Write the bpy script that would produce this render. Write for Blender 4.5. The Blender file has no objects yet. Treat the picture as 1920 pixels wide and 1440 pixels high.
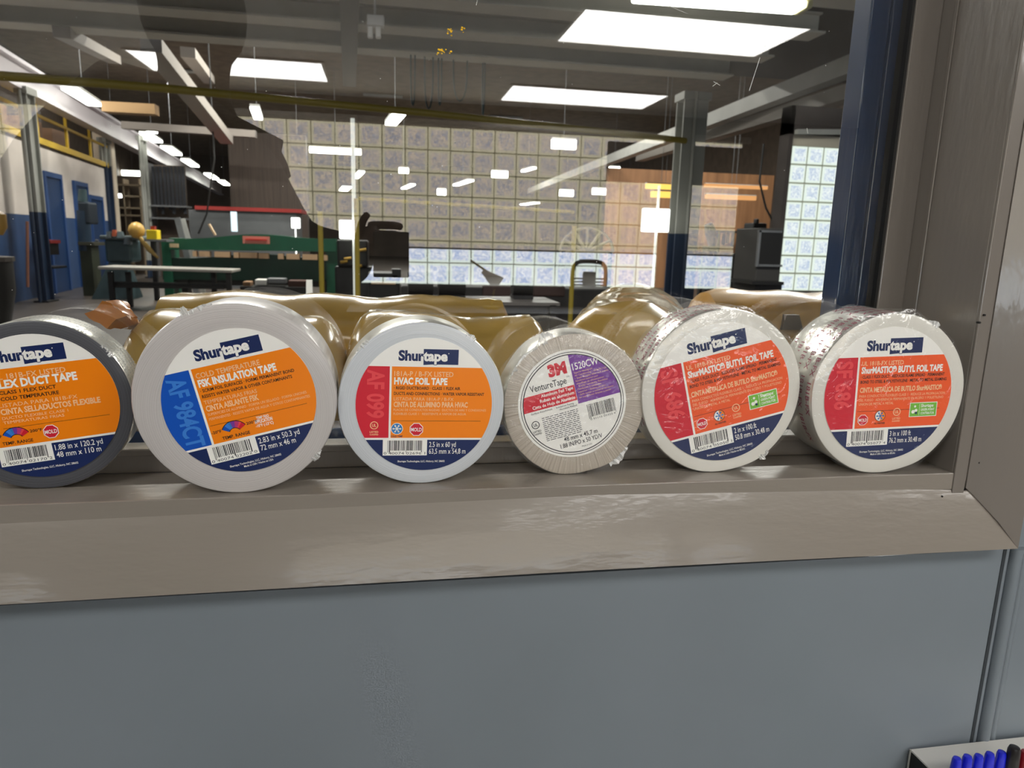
import bpy, bmesh, math, random
from mathutils import Vector, Matrix, noise
random.seed(7)
PI = math.pi
D = bpy.data
SC = bpy.context.scene
COL = SC.collection

# ------------------------------------------------------------------ camera
F = 1332.0
CAM = Vector((0, -.62, 1.33))
def _n(v): return Vector(v).normalized()
_Y = _n((-240, -275, F)); _Zd = Vector((-188, 6610, F)).normalized()
_Zd = (_Zd - _Y * _Zd.dot(_Y)).normalized(); _X = _Zd.cross(_Y)
if _X.x < 0: _X = -_X
ROT = Matrix((_X, _Y, -_Zd))                      # world = ROT @ (right, down, forward)
cam = D.objects.new('camera', D.cameras.new('camera')); COL.objects.link(cam)
r_, u_, b_ = ROT @ Vector((1, 0, 0)), ROT @ Vector((0, -1, 0)), ROT @ Vector((0, 0, -1))
M4 = Matrix.Identity(4)
for i in range(3): M4[i][0], M4[i][1], M4[i][2], M4[i][3] = r_[i], u_[i], b_[i], CAM[i]
cam.matrix_world = M4
cam.data.sensor_width = 36; cam.data.lens = F / 1920 * 36
cam.data.clip_start = .01; cam.data.clip_end = 200
cam.data.dof.use_dof = True; cam.data.dof.focus_distance = .66; cam.data.dof.aperture_fstop = 14
SC.camera = cam
# ------------------------------------------------------------------ world, exposure
w = D.worlds.new('world'); SC.world = w; w.use_nodes = True
w.node_tree.nodes['Background'].inputs[0].default_value = (.75, .85, 1, 1)
w.node_tree.nodes['Background'].inputs[1].default_value = .25
SC.view_settings.view_transform = 'Standard'; SC.view_settings.look = 'None'
SC.view_settings.gamma = 1; SC.view_settings.use_curve_mapping = False
SC.view_settings.exposure = 0.5
PANEL_E, BLOCK_E, SHOPBLOCK_E, TUBE_E = 8.4, 5.0, .85, 8.0
SHOP_W = 170
ADDED_LAMPS = [(-6.0, 14.5, 6.3, 1.6), (-1.5, 14.0, 6.3, 1.6), (3.5, 17, 6.3, 1.6), (-2.0, 17, 6.3, 1.4), (9.5, 17, 6.3, 1.6), (-6.5, 25, 6.3, 1.6), (0, 27, 6.3, 1.6), (5, 30, 6.3, 1.6), (-4.2, 3.6, 3.3, .6), (-.6, 3.2, 3.3, .6), (3.0, 3.6, 3.3, .6)]

def ray(px, py): return ROT @ Vector(((px - 960) / F, (py - 720) / F, 1))
def P(px, py, Y): r = ray(px, py); return CAM + r * ((Y - CAM.y) / r.y)
def PZ(px, py, Z): r = ray(px, py); return CAM + r * ((Z - CAM.z) / r.z)
GL = .112                                          # plane of the pane
def MIR(p): return Vector((p.x, 2 * GL - p.y, p.z))
def depth(p): return (ROT.transposed() @ (p - CAM)).z

# ------------------------------------------------------------------ materials
def lin(c):
    if isinstance(c, str):
        c = [int(c[i:i + 2], 16) / 255 for i in (0, 2, 4)]
    return tuple(x / 12.92 if x <= .04045 else ((x + .055) / 1.055) ** 2.4 for x in c) + (1,)
MATS = {}
def mat(name, c, rough=.5, metal=0, bump=0, bscale=40, stretch=(1, 1, 1), coat=0, var=0, vscale=3, emit=0, alpha=1, spec=.5):
    if name in MATS: return MATS[name]
    m = D.materials.new(name); m.use_nodes = True; nt = m.node_tree; b = nt.nodes['Principled BSDF']
    col = lin(c); b.inputs['Base Color'].default_value = col
    b.inputs['Roughness'].default_value = rough; b.inputs['Metallic'].default_value = metal
    b.inputs['Coat Weight'].default_value = coat; b.inputs['Coat Roughness'].default_value = .08
    b.inputs['Specular IOR Level'].default_value = spec
    if emit:
        b.inputs['Emission Color'].default_value = col; b.inputs['Emission Strength'].default_value = emit
    if alpha < 1: b.inputs['Alpha'].default_value = alpha
    tc = nt.nodes.new('ShaderNodeTexCoord')
    def nz(scale, st):
        mp = nt.nodes.new('ShaderNodeMapping'); mp.inputs['Scale'].default_value = st
        nt.links.new(tc.outputs['Object'], mp.inputs[0])
        n = nt.nodes.new('ShaderNodeTexNoise'); n.inputs['Scale'].default_value = scale; n.inputs['Detail'].default_value = 3
        nt.links.new(mp.outputs[0], n.inputs[0]); return n
    if bump:
        n = nz(bscale, stretch); bp = nt.nodes.new('ShaderNodeBump')
        bp.inputs['Strength'].default_value = bump; bp.inputs['Distance'].default_value = .002
        nt.links.new(n.outputs[0], bp.inputs['Height']); nt.links.new(bp.outputs[0], b.inputs['Normal'])
        if coat: nt.links.new(bp.outputs[0], b.inputs['Coat Normal'])
    if var:
        n = nz(vscale, stretch); mx = nt.nodes.new('ShaderNodeMix'); mx.data_type = 'RGBA'
        rp = nt.nodes.new('ShaderNodeMapRange'); rp.inputs[1].default_value = .3; rp.inputs[2].default_value = .7
        nt.links.new(n.outputs[0], rp.inputs[0]); nt.links.new(rp.outputs[0], mx.inputs[0])
        mx.inputs[6].default_value = tuple(x * (1 - var) for x in col[:3]) + (1,)
        mx.inputs[7].default_value = tuple(min(1, x * (1 + var)) for x in col[:3]) + (1,)
        nt.links.new(mx.outputs[2], b.inputs['Base Color'])
    MATS[name] = m; return m
def emat(name, c, e):
    if name in MATS: return MATS[name]
    m = D.materials.new(name); m.use_nodes = True; nt = m.node_tree; nt.nodes.clear()
    o = nt.nodes.new('ShaderNodeOutputMaterial'); em = nt.nodes.new('ShaderNodeEmission')
    em.inputs[0].default_value = lin(c); em.inputs[1].default_value = e
    nt.links.new(em.outputs[0], o.inputs[0]); MATS[name] = m; return m
def block_mat(name, e, ca='B9C6E8', cb='FFFFFF', scale=22):
    m = D.materials.new(name); m.use_nodes = True; nt = m.node_tree; nt.nodes.clear()
    o = nt.nodes.new('ShaderNodeOutputMaterial'); em = nt.nodes.new('ShaderNodeEmission')
    tc = nt.nodes.new('ShaderNodeTexCoord'); oi = nt.nodes.new('ShaderNodeObjectInfo')
    add = nt.nodes.new('ShaderNodeVectorMath'); add.operation = 'ADD'
    nt.links.new(tc.outputs['Object'], add.inputs[0]); nt.links.new(oi.outputs['Random'], add.inputs[1])
    n = nt.nodes.new('ShaderNodeTexNoise'); n.inputs['Scale'].default_value = scale; n.inputs['Detail'].default_value = 2
    n.inputs['Distortion'].default_value = 1.5
    nt.links.new(add.outputs[0], n.inputs[0])
    rp = nt.nodes.new('ShaderNodeMapRange'); rp.inputs[1].default_value = .38; rp.inputs[2].default_value = .62
    nt.links.new(n.outputs[0], rp.inputs[0])
    mx = nt.nodes.new('ShaderNodeMix'); mx.data_type = 'RGBA'
    mx.inputs[6].default_value = lin(ca); mx.inputs[7].default_value = lin(cb)
    nt.links.new(rp.outputs[0], mx.inputs[0]); nt.links.new(mx.outputs[2], em.inputs[0])
    em.inputs[1].default_value = e; nt.links.new(em.outputs[0], o.inputs[0]); return m
def film_mat(name, gloss=.2, rough=.12, bump=.6, bscale=60, tint=(1, 1, 1), stretch=(1, 1, 1), milk=0.0):
    m = D.materials.new(name); m.use_nodes = True; nt = m.node_tree; nt.nodes.clear()
    o = nt.nodes.new('ShaderNodeOutputMaterial'); t = nt.nodes.new('ShaderNodeBsdfTransparent'); g = nt.nodes.new('ShaderNodeBsdfGlossy')
    t.inputs[0].default_value = tint + (1,); g.inputs['Roughness'].default_value = rough
    mx = nt.nodes.new('ShaderNodeMixShader')
    tc = nt.nodes.new('ShaderNodeTexCoord'); mp = nt.nodes.new('ShaderNodeMapping'); mp.inputs['Scale'].default_value = stretch
    n = nt.nodes.new('ShaderNodeTexNoise'); n.inputs['Scale'].default_value = bscale; n.inputs['Detail'].default_value = 3; n.inputs['Distortion'].default_value = 1.0
    nt.links.new(tc.outputs['Object'], mp.inputs[0]); nt.links.new(mp.outputs[0], n.inputs[0])
    bp = nt.nodes.new('ShaderNodeBump'); bp.inputs['Strength'].default_value = bump; bp.inputs['Distance'].default_value = .004
    nt.links.new(n.outputs[0], bp.inputs['Height']); nt.links.new(bp.outputs[0], g.inputs['Normal'])
    mx.inputs[0].default_value = gloss
    nt.links.new(t.outputs[0], mx.inputs[1]); nt.links.new(g.outputs[0], mx.inputs[2])
    last = mx
    if milk:
        d = nt.nodes.new('ShaderNodeBsdfDiffuse'); d.inputs[0].default_value = (.85, .85, .83, 1)
        m2 = nt.nodes.new('ShaderNodeMixShader'); m2.inputs[0].default_value = milk
        nt.links.new(mx.outputs[0], m2.inputs[1]); nt.links.new(d.outputs[0], m2.inputs[2]); last = m2
    nt.links.new(last.outputs[0], o.inputs[0]); return m

TAUPE = mat('taupe_paint', '7A736C', .3, bump=.22, bscale=110, stretch=(1, 1, .2), coat=.7, spec=.4)
TAUPEH = mat('taupe_paint_rail', '8C847B', .28, bump=.35, bscale=70, stretch=(.3, 1, 1), coat=.3, spec=.4)
BLUEP = mat('blue_frame_paint', '0E2E54', .3, bump=.18, bscale=120, stretch=(1, 1, .2), coat=.9)
WALLP = mat('slate_wall_paint', '7B838A', .42, bump=.12, bscale=30, var=.04, vscale=5)
BLACK = mat('black', '141312', .5)
DARKG = mat('dark_steel', '2A2A2B', .45, .3, var=.2)
STEEL = mat('grey_steel', '77797B', .4, .3, var=.15)
LIGHTG = mat('pale_grey_paint', 'A9A9A4', .5, var=.08)
JOIST = mat('joist_paint', 'D6D2C6', .55, var=.05)
DECK = mat('deck_dark', '342F2C', .7, var=.15)
ROOFM = mat('roof_brown', '7A6A58', .8, var=.2)
WHITEW = mat('white_block_wall', 'E4DAD2', .6, var=.05)
BLUED = mat('blue_dado', '38527C', .5, var=.1)
BLUEDOOR = mat('blue_door', '193A66', .45)
YELLOW = mat('yellow_rail', 'C9A62C', .5)
OLIVE = mat('olive_pipe', 'A08C28', .5)
GREEN = mat('green_machine', '14583F', .4, var=.12)
TEALD = mat('teal_machine', '3F5358', .45, .1, var=.2)
BROWN = mat('brown_dark', '4E4238', .7, var=.25)
TAN = mat('tan_pad', 'D9B58E', .6)
WOOD = mat('warm_wood', 'B98555', .6, var=.2)
RED = mat('red_paint', '8E2A26', .5)
YEL = mat('bright_yellow', 'F2D40A', .5)
WHITE = mat('white_plastic', 'E8E6E0', .35)
CONC = mat('shop_floor_concrete', '4C4540', .35, var=.2, vscale=1.5)
CEIL = mat('office_ceiling_tile', 'D8D6D2', .8)
OFFW = mat('office_wall_paint', 'A9A49C', .6)
CARPET = mat('office_carpet', '5A5754', .9, bump=.3, bscale=300)
TUBE = emat('lit_tube', 'FFFFF4', TUBE_E)
PANEL = emat('led_panel_light', 'FFFDF9', PANEL_E)

# ------------------------------------------------------------------ mesh helpers
class MB:
    def __init__(s): s.v, s.f, s.m = [], [], []
    def add(s, vs, fs, mi=0):
        o = len(s.v); s.v += [tuple(v) for v in vs]
        s.f += [tuple(i + o for i in f) for f in fs]; s.m += [mi] * len(fs); return s
    def box(s, x0, x1, y0, y1, z0, z1, mi=0):
        v = [(x, y, z) for z in (z0, z1) for y in (y0, y1) for x in (x0, x1)]
        return s.add(v, [(0, 2, 3, 1), (4, 5, 7, 6), (0, 1, 5, 4), (2, 6, 7, 3), (0, 4, 6, 2), (1, 3, 7, 5)], mi)
    def hexa(s, q, mi=0):   # q: 4 front + 4 back points
        return s.add(q, [(0, 1, 2, 3), (7, 6, 5, 4), (0, 4, 5, 1), (1, 5, 6, 2), (2, 6, 7, 3), (3, 7, 4, 0)], mi)
    def bar(s, a, b, w, h, mi=0):
        a, b = Vector(a), Vector(b); d = (b - a).normalized()
        up = Vector((0, 0, 1)) if abs(d.z) < .9 else Vector((0, 1, 0))
        r = d.cross(up).normalized() * (w / 2); u = r.cross(d).normalized() * (h / 2)
        return s.hexa([a - r - u, a + r - u, a + r + u, a - r + u, b - r - u, b + r - u, b + r + u, b - r + u], mi)
    def tube(s, pts, rad, n=10, mi=0, cap=True):
        pts = [Vector(p) for p in pts]; rads = rad if isinstance(rad, (list, tuple)) else [rad] * len(pts)
        rings = []; pr = None
        for i, p in enumerate(pts):
            d = (pts[min(i + 1, len(pts) - 1)] - pts[max(i - 1, 0)]).normalized()
            if pr is None:
                up = Vector((0, 0, 1)) if abs(d.z) < .9 else Vector((1, 0, 0)); pr = d.cross(up).normalized()
            else: pr = (pr - d * pr.dot(d)).normalized()
            q = d.cross(pr)
            rings.append([p + (pr * math.cos(2 * PI * k / n) + q * math.sin(2 * PI * k / n)) * rads[i] for k in range(n)])
        vs = [v for r in rings for v in r]; fs = []
        for i in range(len(pts) - 1):
            for k in range(n):
                a, b = i * n + k, i * n + (k + 1) % n
                fs.append((a, b, b + n, a + n))
        if cap: fs += [tuple(range(n))[::-1], tuple(range((len(pts) - 1) * n, len(pts) * n))]
        return s.add(vs, fs, mi)
    def build(s, name, mats, parent=None, smooth=False, bevel=0, loc=None):
        me = D.meshes.new(name); me.from_pydata(s.v, [], s.f)
        if not isinstance(mats, (list, tuple)): mats = [mats]
        for m in mats: me.materials.append(m)
        me.polygons.foreach_set('material_index', s.m)
        bm = bmesh.new(); bm.from_mesh(me); bmesh.ops.recalc_face_normals(bm, faces=bm.faces); bm.to_mesh(me); bm.free()
        o = D.objects.new(name, me); COL.objects.link(o)
        if smooth:
            me.polygons.foreach_set('use_smooth', [True] * len(me.polygons))
            me.set_sharp_from_angle(angle=math.radians(40))
        if bevel:
            b = o.modifiers.new('b', 'BEVEL'); b.width = bevel; b.segments = 2; b.limit_method = 'ANGLE'
        if parent: o.parent = parent
        if loc is not None: o.location = loc
        me.update(); return o
def tag(o, label=None, cat=None, group=None, kind=None):
    if label: o['label'] = label
    if cat: o['category'] = cat
    if group: o['group'] = group
    if kind: o['kind'] = kind
    return o
def empty(name, loc=(0, 0, 0), label=None, cat=None, group=None, kind=None, rz=0):
    o = D.objects.new(name, None); COL.objects.link(o); o.location = loc; o.rotation_euler.z = rz; o.empty_display_size = .05
    return tag(o, label, cat, group, kind)
def under(root):
    """shift a child's world-space mesh into its root's space"""
    for o in root.children:
        if o.type == 'MESH' and not o.get('_s'):
            if o.location.length == 0: o.location = -Vector(root.location)
def copy_tree(o, loc):
    c = o.copy(); COL.objects.link(c); c.location = loc
    for ch in list(o.children):
        d = ch.copy(); COL.objects.link(d); d.parent = c
    return c
def pb(mb, x0, y0, x1, y1, Y, dep, mi=0, z0=None):
    """box whose front face fills the given part of the plane y=Y"""
    xm, ym = (x0 + x1) / 2, (y0 + y1) / 2
    X0, X1 = P(x0, ym, Y).x, P(x1, ym, Y).x; Z1, Z0 = P(xm, y0, Y).z, P(xm, y1, Y).z
    if z0 is not None: Z0 = z0
    mb.box(X0, X1, Y, Y + dep, Z0, Z1, mi); return mb
def struct(name, mb, m, **k): return tag(mb.build(name, m, **k), kind='structure')

# ================================================================== SETTING: window wall
ZS = 1.33 - .2255                                  # top of the sill
JX = .5855                                         # jamb plane
struct('floor', MB().box(-4.6, 5.6, -5.9, .0, -.1, 0), CARPET)
struct('floor_2', MB().box(-12, 14, 0.0, 56, -.1, -.001), CONC)
ww = MB()
ww.box(-4.6, .668, 0, .14, 0, ZS - .09)            # below the sill, left of the seam
ww.box(.668, 5.6, 0.004, .14, 0, ZS - .09)
ww.box(.64, 5.6, 0.004, .14, ZS - .09, 2.5); ww.box(-4.6, -1.25, 0, .14, ZS - .09, 2.5); ww.box(-1.25, .64, 0, .14, 2.12, 2.5)
struct('wall_front', ww, WALLP)
sm = MB()                                          # moulding covering the seam of the panelling
sm.tube([(.672, .004, .0), (.672, .004, ZS - .09)], .0035, 10)
sm.tube([(.6835, .002, .0), (.6835, .002, ZS - .09)], .007, 14)
sm.tube([(.695, .003, .0), (.695, .003, ZS - .09)], .005, 10)
struct('trim_5', sm, WALLP, smooth=True)
struct('trim_15', MB().box(.6645, .6685, -.0006, .003, 0, ZS - .09), mat('seam_dark', '2E3338', .8))
# sill: front ledge, recessed back, stop
sill = MB()
sill.box(-1.25, JX + .016, 0, .040, ZS - .03, ZS)
sill.box(-1.25, JX + .016, .040, .084, ZS - .03, ZS - .003)
sill.box(-1.25, JX + .016, -.0012, .0, ZS - .018, ZS - .0)
struct('trim_1', sill, TAUPEH, bevel=.0012)
st = MB(); st.box(-1.25, JX, .0835, .109, ZS - .003, ZS + .0205); st.box(-1.25, JX, .0815, .0835, ZS + .014, ZS + .0205)
struct('trim_2', st, TAUPE, bevel=.0015)
# lower casing: slanted board with mitred end
Z = lambda v: 1.33 + v
ca = MB()
top = [(-1.25, -.001, Z(-.247)), (-.3157, -.001, Z(-.2411)), (.199, -.001, Z(-.2347)), (.308, -.001, Z(-.237)), (.546, -.001, Z(-.2415)), (.608, -.001, Z(-.246))]
bot = [(-1.25, -.021, Z(-.3045)), (-.3157, -.021, Z(-.3042)), (.199, -.021, Z(-.3028)), (.308, -.021, Z(-.303)), (.56, -.021, Z(-.3045)), (.66, -.021, Z(-.305))]
n = len(top)
mid = [tuple(a * .5 + b * .5 - (0.003 if i == 1 else 0) for i, (a, b) in enumerate(zip(t, b_))) for t, b_ in zip(top, bot)]
vs = top + mid + bot + [(x, 0.0, z) for x, y, z in bot] + [(x, .002, z) for x, y, z in top]
fs = []
for r in range(4):
    for i in range(n - 1): fs.append((r * n + i, r * n + i + 1, (r + 1) * n + i + 1, (r + 1) * n + i))
for i in range(n - 1): fs.append((4 * n + i, 4 * n + i + 1, i + 1, i))
fs += [(0, n, 2 * n, 3 * n, 4 * n), (n - 1, 5 * n - 1, 4 * n - 1, 3 * n - 1, 2 * n - 1)]
ca.add(vs, fs); struct('trim_3', ca, TAUPEH, smooth=True)
# right casing, mitred
cb = MB()
pr = [(.6035, -.001), (.611, -.004), (.635, -.0165), (.66, -.021), (.66, 0), (.6035, .001)]
lo = [Z(-.2425), Z(-.2495), Z(-.2762), Z(-.305), Z(-.305), Z(-.2425)]
k = len(pr)
cb.add([(x, y, z) for (x, y), z in zip(pr, lo)] + [(x, y, 2.18) for x, y in pr], [(i, (i + 1) % k, (i + 1) % k + k, i + k) for i in range(k)] + [tuple(range(k)), tuple(range(2 * k - 1, k - 1, -1))])
struct('trim_4', cb, TAUPE, smooth=True)
# jamb: reveal, beads, stop face
jb = MB()
jb.box(JX, .64, 0.0005, .11, ZS - .01, 2.12)               # reveal body
jb.box(JX + .0005, .6005, -.0025, .0005, ZS - .022, 2.12)     # front bead
jb.box(.5835, JX, .0835, .088, ZS, 2.12)                   # raised bead line
jb.box(.5535, JX, .1065, .111, ZS, 2.12)                   # stop against the pane
struct('trim_6', jb, TAUPE, bevel=.0008)
hj = MB(); hj.box(-1.25, JX, 0.0, .111, 2.08, 2.12); hj.box(-1.25, -1.21, 0, .111, ZS, 2.08)
struct('trim_7', hj, TAUPE, bevel=.001)
nl = MB()
for q in ((1767, 931), (1837, 868), (1838, 886), (1838, 605), (1847, 591)):
    p = P(q[0], q[1], -.0045); nl.tube([p, p + Vector((0, .004, 0))], .0011, 8)
struct('trim_8', nl, BLACK)
# shop-side blue frame
bf = MB()
bf.box(.516, .54, .128, .158, 1.0, 2.12); bf.box(.54, .60, .124, .158, 1.0, 2.12)
bf.box(-1.25, .516, .126, .158, 1.06, Z(-.1985)); bf.box(-1.25, .516, .128, .158, 2.08, 2.12)
struct('window_frame_shop', bf, BLUEP, bevel=.001)
D.objects['window_frame_shop'].name = 'trim_9'
gk = MB(); gk.box(.5505, .5535, .1085, .124, ZS + .018, 2.1)
struct('trim_10', gk, BLACK)
# the pane
pm = D.materials.new('window_pane_glass'); pm.use_nodes = True; nt = pm.node_tree; nt.nodes.clear()
o_ = nt.nodes.new('ShaderNodeOutputMaterial'); tr = nt.nodes.new('ShaderNodeBsdfTransparent'); gs = nt.nodes.new('ShaderNodeBsdfGlossy')
tr.inputs[0].default_value = (.93, .95, .94, 1); gs.inputs['Roughness'].default_value = 0
fr = nt.nodes.new('ShaderNodeFresnel'); fr.inputs['IOR'].default_value = 2.15
mx = nt.nodes.new('ShaderNodeMixShader'); nt.links.new(fr.outputs[0], mx.inputs[0]); nt.links.new(tr.outputs[0], mx.inputs[1]); nt.links.new(gs.outputs[0], mx.inputs[2])
nt.links.new(mx.outputs[0], o_.inputs[0])
pt = D.materials.new('window_pane_back'); pt.use_nodes = True; nt = pt.node_tree; nt.nodes.clear()
o_ = nt.nodes.new('ShaderNodeOutputMaterial'); tr = nt.nodes.new('ShaderNodeBsdfTransparent'); nt.links.new(tr.outputs[0], o_.inputs[0])
win = empty('window_1', (0, GL, ZS), kind='structure')
g = MB(); g.v = [(-1.23, 0, .012), (.562, 0, .012), (.562, 0, .98), (-1.23, 0, .98)] + [(-1.23, .005, .012), (.562, .005, .012), (.562, .005, .98), (-1.23, .005, .98)]
g.f = [(0, 1, 2, 3), (7, 6, 5, 4), (0, 4, 5, 1), (1, 5, 6, 2), (2, 6, 7, 3), (3, 7, 4, 0)]; g.m = [0, 1, 1, 1, 1, 1]
g.build('glass', [pm, pt], win)
GOLD = mat('gold_fleck', 'E8B81E', .3, .6)  # colour of the small flat gold specks on the pane
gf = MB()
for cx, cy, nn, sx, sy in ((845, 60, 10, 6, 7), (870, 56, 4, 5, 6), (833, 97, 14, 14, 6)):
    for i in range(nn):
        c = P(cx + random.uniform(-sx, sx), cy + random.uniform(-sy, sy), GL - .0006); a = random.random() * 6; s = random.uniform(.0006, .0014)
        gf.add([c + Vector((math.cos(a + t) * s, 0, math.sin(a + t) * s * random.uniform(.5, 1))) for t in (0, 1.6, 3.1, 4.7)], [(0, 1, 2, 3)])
go = gf.build('gold_flecks', GOLD); go.parent = win; go.location = -Vector(win.location); go['label'] = 'gold specks on the glass'
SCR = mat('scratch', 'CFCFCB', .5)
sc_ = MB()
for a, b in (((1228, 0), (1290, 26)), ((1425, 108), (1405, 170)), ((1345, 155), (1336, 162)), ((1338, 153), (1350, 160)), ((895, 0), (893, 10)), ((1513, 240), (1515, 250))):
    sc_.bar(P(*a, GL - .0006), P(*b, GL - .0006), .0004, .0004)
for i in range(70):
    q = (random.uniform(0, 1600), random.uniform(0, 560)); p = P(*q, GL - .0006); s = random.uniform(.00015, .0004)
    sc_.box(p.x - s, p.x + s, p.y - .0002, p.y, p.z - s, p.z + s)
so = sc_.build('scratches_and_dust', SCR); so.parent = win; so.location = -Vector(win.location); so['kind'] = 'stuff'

# ================================================================== OFFICE behind the camera (seen mirrored in the pane)
struct('ceiling', MB().box(-4.6, 5.6, -5.9, .0, 2.5, 2.6), CEIL)
struct('wall_left', MB().box(-4.75, -4.6, -5.9, 0, 0, 2.5), OFFW)
struct('wall_right', MB().box(5.6, 5.75, -5.9, 0, 0, 2.5), OFFW)
WY = 2 * GL - 5.95
wb = MB()
wz0, wz1 = 1.33 - .41, 1.33 + .965
wb.box(-4.6, 5.6, WY - .25, WY, 0, wz0); wb.box(-4.6, 5.6, WY - .25, WY, wz1, 2.5)
wb.box(2.58, 2.88, WY - .25, WY, wz0, wz1); wb.box(3.36, 5.6, WY - .25, WY, wz0, wz1)
struct('wall_back', wb, mat('office_back_wall', '35312F', .7))
OB = block_mat('daylit_glass_block', BLOCK_E, 'AFC2E8', 'FAFCFF', 30)
RIM = emat('glass_block_rim', 'EAF6EE', BLOCK_E)
GROUT = mat('block_grout', 'B9BBA8', .8)
def block_mesh(name, w, h, rim, mats):
    mb = MB(); a, b = w / 2, h / 2; c, d = a - rim, b - rim
    v = [(-a, 0, -b), (a, 0, -b), (a, 0, b), (-a, 0, b), (-c, -.006, -d), (c, -.006, -d), (c, -.006, d), (-c, -.006, d), (-a, .07, -b), (a, .07, -b), (a, .07, b), (-a, .07, b)]
    mb.add(v, [(4, 5, 6, 7)], 0); mb.add(v, [(0, 1, 5, 4), (1, 2, 6, 5), (2, 3, 7, 6), (3, 0, 4, 7), (0, 8, 9, 1), (1, 9, 10, 2), (2, 10, 11, 3), (3, 11, 8, 0)], 1)
    me = D.meshes.new(name); me.from_pydata(mb.v, [], mb.f); me.polygons.foreach_set('material_index', mb.m)
    for m in mats: me.materials.append(m)
    return me
bw, bh = .2, .2 * (wz1 - wz0) / 1.4
bme = block_mesh('glass_block', .188, bh - .012, .02, [OB, RIM])
win2 = empty('window_2', (0, WY, 0), kind='structure'); win3 = empty('window_3', (0, WY, 0), kind='structure')
def blocks(root, x0, x1, z0, z1, nx, nz, me, y=0, flip=True):
    cw, ch = (x1 - x0) / nx, (z1 - z0) / nz
    for i in range(nx):
        for j in range(nz):
            o = D.objects.new('glass_block', me); COL.objects.link(o); o.parent = root
            o.location = (x0 + (i + .5) * cw, y, z0 + (j + .5) * ch)
            if flip: o.rotation_euler.z = PI
    gm = MB(); gm.box(x0, x1, y - .05 if flip else y + .01, y - .01 if flip else y + .05, z0, z1)
    gm.build('grout', GROUT, root)
blocks(win2, -3.2, 2.58, wz0, wz1, 29, 7, bme, -.02)
blocks(win3, 2.88, 3.36, wz0, wz1, 3, 7, bme, -.02)
SH = D.materials.new('mesh_shade'); SH.use_nodes = True; nt = SH.node_tree; nt.nodes.clear()
o_ = nt.nodes.new('ShaderNodeOutputMaterial'); tr = nt.nodes.new('ShaderNodeBsdfTransparent'); tr.inputs[0].default_value = (.78, .64, .49, 1)
df = nt.nodes.new('ShaderNodeBsdfDiffuse'); df.inputs[0].default_value = (.3, .27, .23, 1); mx = nt.nodes.new('ShaderNodeMixShader'); mx.inputs[0].default_value = .35
nt.links.new(tr.outputs[0], mx.inputs[1]); nt.links.new(df.outputs[0], mx.inputs[2]); nt.links.new(mx.outputs[0], o_.inputs[0])
def shade(x0, x1, label):
    rt = empty('roller_shade', ((x0 + x1) / 2, WY + .03, wz1), label, 'blind')
    MB().add([(x0, WY + .03, 1.33 - .075), (x1, WY + .03, 1.33 - .075), (x1, WY + .03, wz1), (x0, WY + .03, wz1)], [(0, 1, 2, 3)]).build('fabric', SH, rt)
    MB().box(x0, x1, WY + .02, WY + .04, 1.33 - .09, 1.33 - .075).build('bottom_bar', BLACK, rt)
    MB().tube([(x0, WY + .05, wz1 + .02), (x1, WY + .05, wz1 + .02)], .03).build('roller', OFFW, rt); under(rt)
shade(-3.22, 2.6, 'wide tan mesh shade mirrored in the pane over the bright block strip')
shade(2.86, 3.4, 'narrow tan roller shade over the second block window behind the camera')
# dark bulkhead in the office whose reflection keeps the shop visible at right
p0, p1 = MIR(P(1142, 265, 5.85)), MIR(P(1420, 352, 5.85))
struct('trim_11', MB().box(p0.x, 4.6, WY + .06, p0.y + .02, p1.z, p0.z), mat('bulkhead_dark', '2A2624', .8))
# LED panels
K = 1.17 / 1.2
for i, (x, y, lab) in enumerate(((1.04, -3.02, 'white ceiling light panel mirrored at top right of the pane'), (1.0, -4.95, 'white ceiling light panel mirrored below the larger one'),
        (-1.71, -4.66, 'white ceiling light panel mirrored at upper left, partly hidden by the head'), (1.02, -1.15, 'ceiling light panel just behind the camera to the right'), (-1.67, -1.15, 'ceiling light panel just behind the camera to the left'), (-3.9, -2.9, 'ceiling light panel near the left office wall'), (3.2, -2.6, 'ceiling light panel near the right office wall'))):
    X0, Y1 = x * K, -.62 + (y + .02 + .62 - .224) * K + .224 * 1
    if i > 2: X0, Y1 = x, y
    r = empty('ceiling_light_panel', (X0 + .62, Y1 - .3, 2.5), lab, 'ceiling light', 'square lit panels in the office ceiling')
    MB().box(X0, X0 + 1.25, Y1 - .61, Y1, 2.492, 2.5).build('diffuser', PANEL, r)
    fm = MB()
    for a in ((X0 - .02, X0, Y1 - .63, Y1 + .02), (X0 + 1.25, X0 + 1.27, Y1 - .63, Y1 + .02), (X0, X0 + 1.25, Y1, Y1 + .02), (X0, X0 + 1.25, Y1 - .63, Y1 - .61)): fm.box(*a, 2.488, 2.5)
    fm.build('frame', WHITE, r); under(r)
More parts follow.
